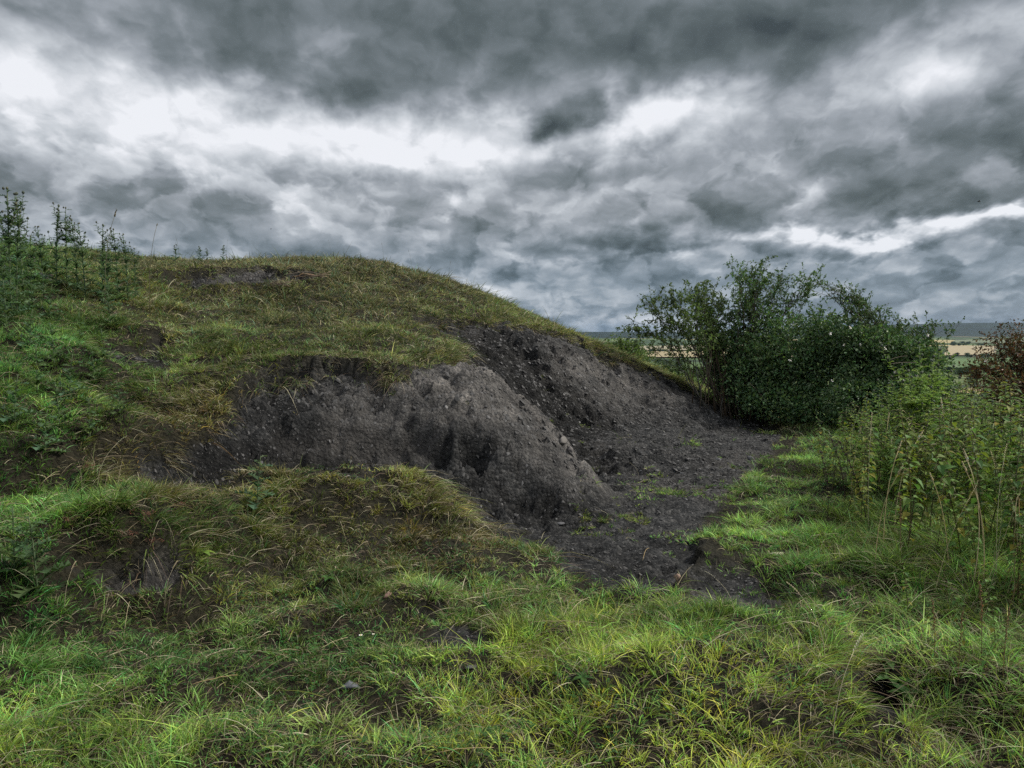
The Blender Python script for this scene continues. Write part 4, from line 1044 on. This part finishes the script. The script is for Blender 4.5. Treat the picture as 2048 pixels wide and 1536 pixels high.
# rusty sorrel heads
def sorrel(seed):
    r_ = np.random.default_rng(seed); a = Acc(); b = Acc()
    for i in range(7):
        d = np.array([r_.normal(0, .035), r_.normal(0, .035), r_.uniform(.05, .09)]); tube(a, [(0, 0, 0), d * .6, d], .0008, (.2, .12, .07), 3)
        for k in range(12): blob(b, d + r_.normal(0, .008, 3), .0022, jit((.14, .065, .045), r_, .25), r_, 1.2, 4)
    return {'stem': a.mesh('stem', M_STEM), 'seed_head': b.mesh('seed_head', M_STEM)}
for i, (u, v, lab) in enumerate([(262,1100,'rust red sorrel head, left of the pair under the left tussock'),(308,1108,'rust red sorrel head, right of the pair under the left tussock'),(365,1030,'wide rusty sorrel head on top of the left tussock'),(145,1065,'rusty sorrel head at the left of the tussock'),(175,950,'rusty sorrel head under the undercut step'),(290,1045,'small rusty sorrel head near the tussock top')]):
    p = hit(u, v); put('sor%d' % (i % 2), 'sorrel', lambda i_=i: sorrel(800 + i_), tuple(p), i, 1.0, lab, 'sorrel')
# daisies and yellow flowers
def daisy(colp):
    a, b = Acc(), Acc(); r_ = np.random.default_rng(3)
    tube(a, [(0, 0, 0), (.002, 0, .03), (0, 0, .06)], .001, (.1, .16, .05), 4)
    for i in range(11):
        th = i / 11 * 2 * PI; leaf(b, np.array([0, 0, .06]), (math.cos(th), math.sin(th), .25), .011, .005, colp, r_, 0, 0, 0, 3)
    blob(a, (0, 0, .062), .004, (.5, .38, .04), r_, .6)
    return {'stem': a.mesh('stem', M_STEM), 'petals': b.mesh('petals', M_PETAL)}
for i, (u, v, c_, s_, lab) in enumerate([(722,1300,0,1.1,'white daisy in the central foreground grass'),(747,1290,0,.8,'smaller white daisy right of the first'),(880,640,1,2.2,'yellow flower above the bare face of the mound'),(875,595,1,1.6,'small yellow flower upslope on the mound'),(1300,762,1,1.5,'tiny yellow flower on the lip near the hawthorn'),(1182,1060,0,.6,'tiny white flower beside the pit floor')]):
    p = hit(u, v); put('fl%d' % c_, 'flower', lambda c__=c_: daisy((.75, .75, .72) if c__ == 0 else (.7, .6, .08)), (p[0], p[1], p[2] + .01), i, s_, lab, 'flower')
# dead roots near the summit scar
def roots(seed):
    r_ = np.random.default_rng(seed); a = Acc()
    for i in range(9):
        L = r_.uniform(.3, .65); x0 = r_.uniform(-.3, .1); z0 = r_.uniform(0, .12)
        pts = bez((x0, 0, z0), (x0 + L * .5, -.04, z0 + r_.uniform(-.08, .12)), (x0 + L, r_.normal(0, .04), z0 + r_.uniform(-.06, .06)), 7); pts[1:-1] += r_.normal(0, .012, (5, 3))
        tube(a, pts, np.linspace(.011, .005, 7), jit((.20, .155, .115), r_, .12), 5)
    return a.mesh('dead_roots', M_BARK, True)
for i, (u, v, lab) in enumerate([(600,562,'tangle of pale dead roots in the scar near the mound top'),(545,578,'smaller tangle of dead roots below the summit scar')]):
    p = hit(u, v); o_ = mobj('dead_roots', roots(820 + i)); o_.location = (p[0], p[1], p[2] + .04); o_.scale = (1, 1, 1) if i == 0 else (.6, .6, .6); tag(o_, lab, 'roots')
# clover and other small leaves between the grasses
def clover(n, seed):
    r_ = np.random.default_rng(seed); y = r_.uniform(2.4, 7.5, n * 3); x = r_.uniform(-1, 1, n * 3) * (y * .7 + .6)
    k = (fbm(x * 1.5 + 11, y * 1.5, 3, 303) > .54) & (bil(BB, x, y) < .3); x, y = x[k][:n], y[k][:n]; n = len(x); z = H(x, y) + r_.uniform(.015, .06, n)
    th = r_.uniform(0, 2 * PI, (n, 3)) * .15 + np.arange(3) * 2.094 + r_.uniform(0, 6, (n, 1)); s = r_.uniform(.006, .011, n)[:, None]
    C0 = np.stack([x, y, z], -1)[:, None]
    def P(rad, dt, dz_): return C0 + np.stack([np.cos(th + dt) * s * rad, np.sin(th + dt) * s * rad, np.broadcast_to(dz_ * s, th.shape)], -1)
    tl = r_.normal(0, .4, (n, 3))
    V = np.stack([P(.05, 0, 0), P(1.1, -.55, .1 + tl), P(1.35, 0, .3 + tl), P(1.1, .55, .1 + tl)], 2)       # n,3,4,3
    m_ = n * 3; Q = (np.arange(m_)[:, None] * 4) + np.array([[0, 1, 2, 3]])
    c_ = np.array((.045, .12, .030)) * np.exp(r_.normal(0, .3, (n, 1)))
    me = make_mesh('clover', V.reshape(-1, 3), [Q], M_LEAF, np.repeat(c_, 12, 0))
    tag(mobj('clover', me), 'low dark green clover leaves between the foreground grass tufts', 'clover', kind='stuff')
clover(9000, 31)
# insects in the air
def fly():
    a, b = Acc(), Acc(); tube(a, [(-.009, 0, 0), (-.004, 0, .001), (.003, 0, .001), (.009, 0, -.001)], [.001, .0035, .003, .001], (.02, .02, .02), 6)
    r_ = np.random.default_rng(1)
    for s_ in (-1, 1): leaf(b, np.array([0, 0, .003]), (-.3, s_, .35), .014, .006, (.08, .08, .08), r_, 0, 0, 0, 3)
    return {'body': a.mesh('body', M_STEM, True), 'wings': b.mesh('wings', M_STEM)}
for i, (u, v, Yd, lab) in enumerate([(1958,403,4.5,'small dark fly in the air above the right-hand bushes'),(1275,592,5.5,'tiny fly in the air left of the hawthorn'),(542,458,5.5,'tiny fly in the air over the mound crest')]):
    put('fly', 'fly', fly, tuple(at(u, v, Yd)), i * .4, 1.0 if i == 0 else .6, lab, 'fly')
# ------------------------------------------------------------------ shrubs
def bulk_leaves(acc, P, D, L, Wd, C, r, fold=.35):
    n = len(P); D = D / (np.linalg.norm(D, axis=1)[:, None] + 1e-9)
    up = r.normal(0, 1, (n, 3)) * .55 + np.array([0, 0, 1.0])
    S = np.cross(D, up); S /= np.linalg.norm(S, axis=1)[:, None] + 1e-9; N = np.cross(S, D)
    L = L[:, None]; Wd = Wd[:, None]
    mid = P + D * L * .45
    V = np.stack([P, mid - S * Wd * .5 + N * Wd * fold * .5, P + D * L - N * L * .12, mid + S * Wd * .5 + N * Wd * fold * .5], 1)
    b = (np.arange(n) * 4)[:, None]
    acc.add(V.reshape(-1, 3), [np.concatenate([b + np.array([[0, 1, 2]]), b + np.array([[0, 2, 3]])])], np.repeat(C, 4, 0))
def shrub(name, label, cat, base, lobes, canes, twigs, leaf_n, leafL, cols, seed, cane_r=.012, arch=.25, extra_fill=0, twigL=.32, group=None, mat=None, shell=.75, spread=.5, tipbias=1.0):
    """base: ground points; lobes: (u, v, Y, ru, rv) crown masses; canes run from the base into the crown, twigs off them carry leaves"""
    r = np.random.default_rng(seed); wood, fol = Acc(), Acc()
    bx = [hit(*b) if len(b) == 2 else np.append(at(b[0], b[1], b[2])[:2], 0) for b in base]
    bx = [np.array([b[0], b[1], float(H(b[0], b[1]))]) for b in bx]
    root = np.mean(bx, 0)
    LB = []
    for (u, v, Y, ru, rv) in lobes:
        LB.append((at(u, v, Y), ru * Y / F, rv * Y / F))
    wts = np.array([q[1] * q[2] for q in LB]) ** tipbias; wts /= wts.sum()
    paths = []
    for i in range(canes):
        c, rx, rz = LB[r.choice(len(LB), p=wts)]
        d = r.normal(0, 1, 3); d /= np.linalg.norm(d); d[2] = abs(d[2]) * .9 + .05 if r.random() < .75 else d[2]
        k = r.uniform(.55, 1.0)
        tip = c + d * (rx, rx * .8, rz) * k
        b = bx[r.integers(len(bx))] + np.append(r.normal(0, .09, 2) * spread * 2, 0)
        b[2] = float(H(b[0], b[1])) - .02
        m = b * .45 + tip * .55; m[2] = b[2] + (tip[2] - b[2]) * (.62 + arch * r.uniform(0, 1))
        m[:2] = b[:2] * .62 + tip[:2] * .38
        pts = bez(b, m, tip, 11); ln = np.linalg.norm(tip - b)
        pts[2:-1] += r.normal(0, .014 * ln, (8, 3))
        tube(wood, pts, np.linspace(cane_r * r.uniform(.6, 1.2), .0022, 11), jit((.040, .034, .026), r, .2), 5)
        paths.append(pts)
    TP, TD = [], []
    for i in range(twigs):
        pts = paths[r.integers(len(paths))]; q = 10 * r.uniform(.32, 1.0) ** .8; j = min(int(q), 9); p = pts[j] * (1 - q + j) + pts[j + 1] * (q - j)
        ax = pts[j + 1] - pts[j]; ax /= np.linalg.norm(ax)
        d = ax * .7 + r.normal(0, .65, 3) + (0, 0, .15); d /= np.linalg.norm(d)
        L = twigL * r.uniform(.4, 1.3); e = p + d * L + r.normal(0, .04, 3) + (0, 0, -.05 * L)
        tw = bez(p, p + d * L * .5 + (0, 0, .05 * L), e, 6); tube(wood, tw, np.linspace(.0032, .0013, 6), jit((.075, .060, .040), r, .2), 3)
        TP.append(tw)
    TP = np.array(TP)
    n = leaf_n; ti = r.integers(0, len(TP), n); q = 5 * r.random(n) ** .75; j = np.minimum(q.astype(int), 4); f = (q - j)[:, None]
    P = TP[ti, j] * (1 - f) + TP[ti, j + 1] * f; AX = TP[ti, j + 1] - TP[ti, j]; AX /= np.linalg.norm(AX, axis=1)[:, None]
    D = AX * .5 + r.normal(0, .6, (n, 3)) + (0, 0, .05); P = P + r.normal(0, .006, (n, 3))
    if extra_fill:
        m = extra_fill; k = r.choice(len(LB), m, p=wts); c = np.array([LB[i][0] for i in k]); sz = np.array([(LB[i][1], LB[i][1] * .8, LB[i][2]) for i in k])
        d = r.normal(0, 1, (m, 3)); d /= np.linalg.norm(d, axis=1)[:, None]; rad = shell + (1 - shell) * r.random(m)
        rad = rad * (.72 + .5 * fbm(d[:, 0] * 2.2 + k * 3, d[:, 2] * 2.2 + d[:, 1] * 1.7, 3, seed))
        P2 = c + d * sz * rad[:, None]; gz = H(P2[:, 0], P2[:, 1]); ok = P2[:, 2] > gz + .03
        ok &= fbm(P2[:, 0] * 3.4 + P2[:, 1] * 2, P2[:, 2] * 3.4, 3, seed + 5) > .40
        P2 = P2[ok]; d = d[ok]
        P = np.concatenate([P, P2]); D = np.concatenate([D, d * .6 + r.normal(0, .6, d.shape) + (0, 0, -.1)])
    n = len(P); L = leafL * r.uniform(.6, 1.3, n)
    cl = np.array(cols)[r.integers(0, len(cols), n)]
    clump = np.exp(1.1 * (fbm(P[:, 0] * 2.5 + P[:, 1], P[:, 2] * 2.5, 3, seed + 9) - .5))[:, None]
    C = cl * np.exp(r.normal(0, .22, (n, 1))) * clump
    bulk_leaves(fol, P - root, D, L, L * r.uniform(.45, .65, n), C, r)
    wood.V = [v_ - root for v_ in wood.V]
    e = empty(name, root); tag(e, label, cat, group)
    mobj('branches', wood.mesh('branches', M_BARK, True), e)
    mobj('foliage', fol.mesh('foliage', mat or M_DARKLEAF), e)
    return e, P, root
GRN = [(.11, .17, .050), (.080, .13, .042), (.13, .18, .055), (.09, .14, .060)]
DGR = [(.055, .12, .045), (.075, .14, .060), (.045, .095, .040), (.12, .175, .09)]
shrub('hawthorn', 'airy open hawthorn with bare crossing stems, left of the dark bramble', 'shrub', [(1425,825),(1445,832),(1400,812),(1460,835)],
      [(1345,600,14.2,60,40),(1290,650,14.0,55,35),(1400,605,14.6,60,45),(1370,650,14.4,90,40),(1262,650,13.9,26,20),(1285,610,14.0,30,30),(1430,640,14.6,50,60),(1310,575,14.1,25,20)], 36, 700, 14000, .050, GRN, 901, .012, .12, 0, .32, spread=.6, tipbias=.5)
shrub('dog_rose', 'tallest dog rose with long sprays arching against the sky', 'shrub', [(1500,835),(1520,838),(1480,832)],
      [(1475,545,14.2,30,25),(1560,520,14.0,30,16),(1520,570,14.2,70,40),(1600,575,14.2,70,40),(1650,590,14.0,50,30),(1500,640,14.4,70,70),(1580,650,14.2,80,60),(1650,610,14.1,50,30)], 46, 640, 11500, .050, GRN[:2] + DGR[:2], 902, .013, .35, 0, .34)
shrub('bramble', 'dense dark bramble thicket in the middle of the bushes', 'shrub', [(1540,845),(1600,850),(1660,850),(1580,840)],
      [(1500,760,13.4,75,75),(1580,730,13.2,100,105),(1660,740,13.0,100,100),(1560,800,12.8,90,45),(1640,810,12.6,100,45),(1470,700,13.8,50,60),(1690,660,13.3,70,50),(1640,640,13.4,70,35),(1450,760,13.8,40,55)], 60, 800, 12000, .064, DGR + GRN[:1], 903, .010, .3, 24000, .3, shell=.55)
shrub('bramble', 'bramble mound with small white blossoms behind the tallest thistle', 'shrub', [(1740,850),(1800,850),(1850,850)],
      [(1750,750,12.2,85,95),(1820,755,12.0,80,85),(1800,715,12.2,80,45),(1720,800,11.8,80,50),(1840,800,11.4,90,60),(1750,675,12.4,60,28),(1720,700,12.6,60,50)], 56, 760, 11000, .058, DGR + GRN[:1], 904, .010, .25, 22000, .32, shell=.55)
shrub('dog_rose', 'low dog rose arching right over the far field, beside the hill line', 'shrub', [(1800,850),(1850,855)],
      [(1780,660,12.6,45,18),(1840,672,12.4,50,25),(1880,680,12.2,35,22),(1690,600,12.9,40,22),(1900,665,12.0,20,10),(1735,632,12.8,50,22),(1640,585,13.0,40,25)], 38, 460, 7500, .042, GRN[:1] + DGR, 905, .010, .25, 0, .28)
RUST = [(.105, .045, .022), (.080, .045, .022), (.13, .060, .028), (.055, .055, .022), (.045, .050, .022)]
shrub('rusty_hawthorn', 'red brown hawthorn at the right edge of the picture', 'shrub', [(2030,900,10.2),(2080,900,10.4),(2000,900,10.0)],
      [(2025,670,10.2,50,38),(1990,700,10.1,40,30),(1995,760,10.0,65,50),(2060,740,10.3,80,80),(1960,800,9.8,50,40),(2040,830,10.0,90,60),(2120,700,10.4,80,80),(1960,740,10.0,35,35)], 60, 950, 19000, .036, RUST, 906, .014, .1, 5000, .26, shell=.5)
# low bushes along the lip behind the hawthorn
for i, (u, v, Y, ru, rv, lab) in enumerate([(1255,705,19,38,28,'small green bush beyond the lip, left of the hawthorn'),(1330,770,22,60,30,'rounded scrub seen through the hawthorn stems'),(1420,790,20,70,35,'leafy scrub behind the hawthorn foot'),(1215,700,24,25,14,'tiny bush peeping over the falling skyline')]):
    shrub('bush', lab, 'shrub', [(u, v + 60, Y)], [(u, v, Y, ru, rv), (u + ru * .6, v + rv * .5, Y + .3, ru * .7, rv * .8)], 12, 90, 1500, .07, GRN, 920 + i, .014, .1, 2200, .4, shell=.4)
# white bramble blossoms
r = np.random.default_rng(17)
def blossom():
    a = Acc(); r_ = np.random.default_rng(2)
    for i in range(5):
        th = i / 5 * 2 * PI; leaf(a, np.zeros(3), (math.cos(th), -.35, math.sin(th)), .024, .022, (.78, .76, .74), r_, 0, .1, 0, 3)
    blob(a, (0, -.004, 0), .006, (.35, .32, .1), r_)
    return a.mesh('blossom', M_PETAL)
bl_me = blossom()
for i, (u, v) in enumerate([(1660,667),(1700,655),(1688,690),(1770,697),(1720,690),(1790,745),(1664,762),(1660,805),(1580,720),(1835,752),(1807,762),(1822,775),(1855,670),(1972,722),(1990,700)]):
    o_ = mobj('blossom', bl_me); o_.location = at(u, v, 12.0 - .9 * (u > 1740) if u < 1900 else 9.5); o_.rotation_euler = (r.uniform(-.4, .4), r.uniform(-1, 1), r.uniform(-.5, .5)); o_.scale = (1.3,) * 3
    tag(o_, 'small white blossom among the dark bush leaves', 'blossom', 'white blossoms on the bushes')
# bare sticks leaning out of the bramble
for i, (u1, v1, u2, v2, Y, lab) in enumerate([(1498,765,1530,800,13.0,'pale bare stick leaning at the foot of the bramble'),(1528,790,1537,762,13.0,'short pale stick crossing the leaning one'),(1780,728,1838,726,11.2,'bare horizontal twig in front of the blossoming bramble'),(1780,720,1815,712,11.2,'thin curved twig just above the horizontal one')]):
    a, b = at(u1, v1, Y), at(u2, v2, Y - .2); s_ = Acc(); tube(s_, bez(a - a, (b - a) * .5 + (0, 0, .03), b - a, 7), np.linspace(.009, .004, 7) * (.8 if i < 2 else .6), (.26, .22, .17), 5)
    o_ = mobj('stick', s_.mesh('stick', M_BARK, True)); o_.location = a; tag(o_, lab, 'stick')
# ------------------------------------------------------------------ far country
def far_tree_meshes(seed, hgt=9.0, wd=9.0, col=(.030, .055, .020), n=1500):
    r = np.random.default_rng(seed); fol, tr = Acc(), Acc()
    tube(tr, [(0, 0, -1), (.1, 0, hgt * .25), (0, .1, hgt * .6)], [.35, .28, .12], (.06, .05, .04), 7)
    for k in range(4):
        a = k * 1.6 + .3; tube(tr, [(0, 0, hgt * .25), (math.cos(a) * wd * .15, math.sin(a) * wd * .15, hgt * .45), (math.cos(a) * wd * .3, math.sin(a) * wd * .3, hgt * .6)], [.16, .1, .05], (.06, .05, .04), 5)
    lob = [(r.normal(0, wd * .2), r.normal(0, wd * .2), hgt * r.uniform(.4, .78), wd * r.uniform(.2, .34)) for _ in range(9)]
    k = r.integers(0, 9, n); c = np.array(lob)[k]; d = r.normal(0, 1, (n, 3)); d /= np.linalg.norm(d, axis=1)[:, None]
    P = c[:, :3] + d * (c[:, 3] * r.uniform(.6, 1.08, n))[:, None] * (1, 1, .85)
    L = r.uniform(.5, 1.0, n) * hgt / 9; C = np.array(col) * np.exp(r.normal(0, .25, (n, 1)))
    bulk_leaves(fol, P, d + r.normal(0, .6, (n, 3)), L, L * .8, C, r)
    return {'trunk': tr.mesh('trunk', M_BARK, True), 'crown': fol.mesh('crown', M_DARKLEAF)}
FT = [far_tree_meshes(40 + i, 9, w_, c_) for i, (w_, c_) in enumerate([(9, (.028, .052, .020)), (11, (.036, .062, .022)), (8, (.024, .045, .022)), (12, (.045, .070, .026))])]
r = np.random.default_rng(5)
spots = []
for i in range(34): spots.append((r.uniform(1215, 1500), r.uniform(110, 330), 'in the dark wood below the lip of the mound', .85))
for i in range(26): spots.append((r.uniform(1200, 1540), r.uniform(500, 1150), 'in the tree belt in front of the yellow fields', 1.0))
for i in range(26): spots.append((r.uniform(1870, 2060), 1600 + r.normal(0, 30), 'in the hedge in front of the right golden field', .9))
for i in range(16): spots.append((r.uniform(1870, 2060), 2550 + r.normal(0, 40), 'in the hedge behind the right golden field', 1.0))
for i in range(14): spots.append((r.uniform(1880, 2060), r.uniform(500, 900), 'near the green field right of the blossoming bramble', 1.0))
for i in range(40): spots.append((r.uniform(1200, 2100), 3050 + r.normal(0, 60), 'in the far hedge line below the wooded hill', 1.2))
for i in range(18): spots.append((r.uniform(1240, 1480), 2050 + r.normal(0, 25), 'in the hedge between the two yellow fields', .8))
for i, (u, Y, where, sc) in enumerate(spots):
    x = float(at(u, 700, Y)[0]); z = float(H(x, Y)); e = empty('tree', (x, Y, z - .4), r.uniform(0, 6.28)); e.scale = (sc * r.uniform(.75, 1.25),) * 3
    tag(e, 'distant round crowned tree ' + where, 'tree', 'distant trees ' + where)
    for nm, me_ in FT[i % 4].items(): mobj(nm, me_, e)
# fields
mf, nt = new_mat('field'); tc = nt.n('ShaderNodeTexCoord').outputs['Object']
mp = nt.n('ShaderNodeMapping', ins={'Vector': tc, 'Rotation': (0, 0, .3), 'Scale': (.002, .05, .01)})
nz = nt.noise(mp.outputs[0], 3.0, 5, .6); f = nt.m('MULTIPLY_ADD', nz.outputs[0], .6, .7)
c = nt.mixc(1.0, nt.n('ShaderNodeAttribute', attribute_name='col').outputs['Color'], nt.n('ShaderNodeCombineColor', ins={0: f, 1: f, 2: f}).outputs[0], 'MULTIPLY')
p = nt.n('ShaderNodeBsdfPrincipled', ins={'Base Color': c, 'Roughness': .9, 'Specular IOR Level': .1}); finish(mf, nt, p.outputs[0])
def field(name, pts, col, label):
    (u0, Y0), (u1, Y1), skew = pts; n = 28; V = []
    for j in range(n):
        for i in range(n):
            Y = Y0 + (Y1 - Y0) * j / (n - 1); u = u0 + (u1 - u0) * i / (n - 1) + skew * j / (n - 1)
            x = float(at(u, 700, Y)[0]); V.append((x, Y, float(H(x, Y)) + 2.5))
    ix = np.arange(n - 1)[:, None] * n + np.arange(n - 1)[None]
    me_ = make_mesh(name, V, [np.stack([ix, ix + 1, ix + n + 1, ix + n], -1).reshape(-1, 4)], mf, np.array(col), True)
    tag(mobj(name, me_), label, 'field', kind='structure')
field('stubble_field', ((1285, 1500), (1620, 1990), -15), (.28, .235, .145), 'golden stubble field seen through the hawthorn')
field('stubble_field', ((1262, 2110), (1660, 2900), -20), (.26, .235, .165), 'paler stubble field beyond the hedge')
field('stubble_field', ((1888, 1650), (1990, 2500), 10), (.30, .255, .165), 'golden stubble field at right below the wooded hill')
field('green_field', ((1205, 1500), (1255, 2300), 5), (.12, .17, .07), 'bright green field at the end of the falling skyline')
field('green_field', ((1870, 1000), (2060, 1450), 10), (.09, .14, .06), 'green pasture at right below the golden field')
field('pale_field', ((1900, 3300), (2100, 4000), 10), (.14, .16, .10), 'pale green field under the far wooded hill')
# air
hz = bpy.data.materials.new('haze'); hz.use_nodes = True; hz.node_tree.nodes.clear(); nt = NT(hz.node_tree)
pv = nt.n('ShaderNodeVolumePrincipled', ins={'Color': (.45, .68, 1.0, 1), 'Density': 0.000016, 'Anisotropy': .2})
o = nt.n('ShaderNodeOutputMaterial'); nt.t.links.new(pv.outputs[0], o.inputs['Volume'])
x0, x1, y0, y1, z0, z1 = GX[0] - 50, GX[-1] + 50, GY[0] - 50, GY[-1] + 50, float(ZZ.min()) - 1, float(ZZ.max()) + 12
Vb = [(x, y, z) for z in (z0, z1) for y in (y0, y1) for x in (x0, x1)]
me_ = make_mesh('haze', Vb, [np.array([(0, 2, 3, 1), (4, 5, 7, 6), (0, 1, 5, 4), (2, 6, 7, 3), (0, 4, 6, 2), (1, 3, 7, 5)])], hz)
tag(mobj('haze', me_), 'thin bluish air over the valley and far hills', 'haze', kind='stuff')
SC.cycles.volume_bounces = 0; SC.cycles.volume_max_steps = 8
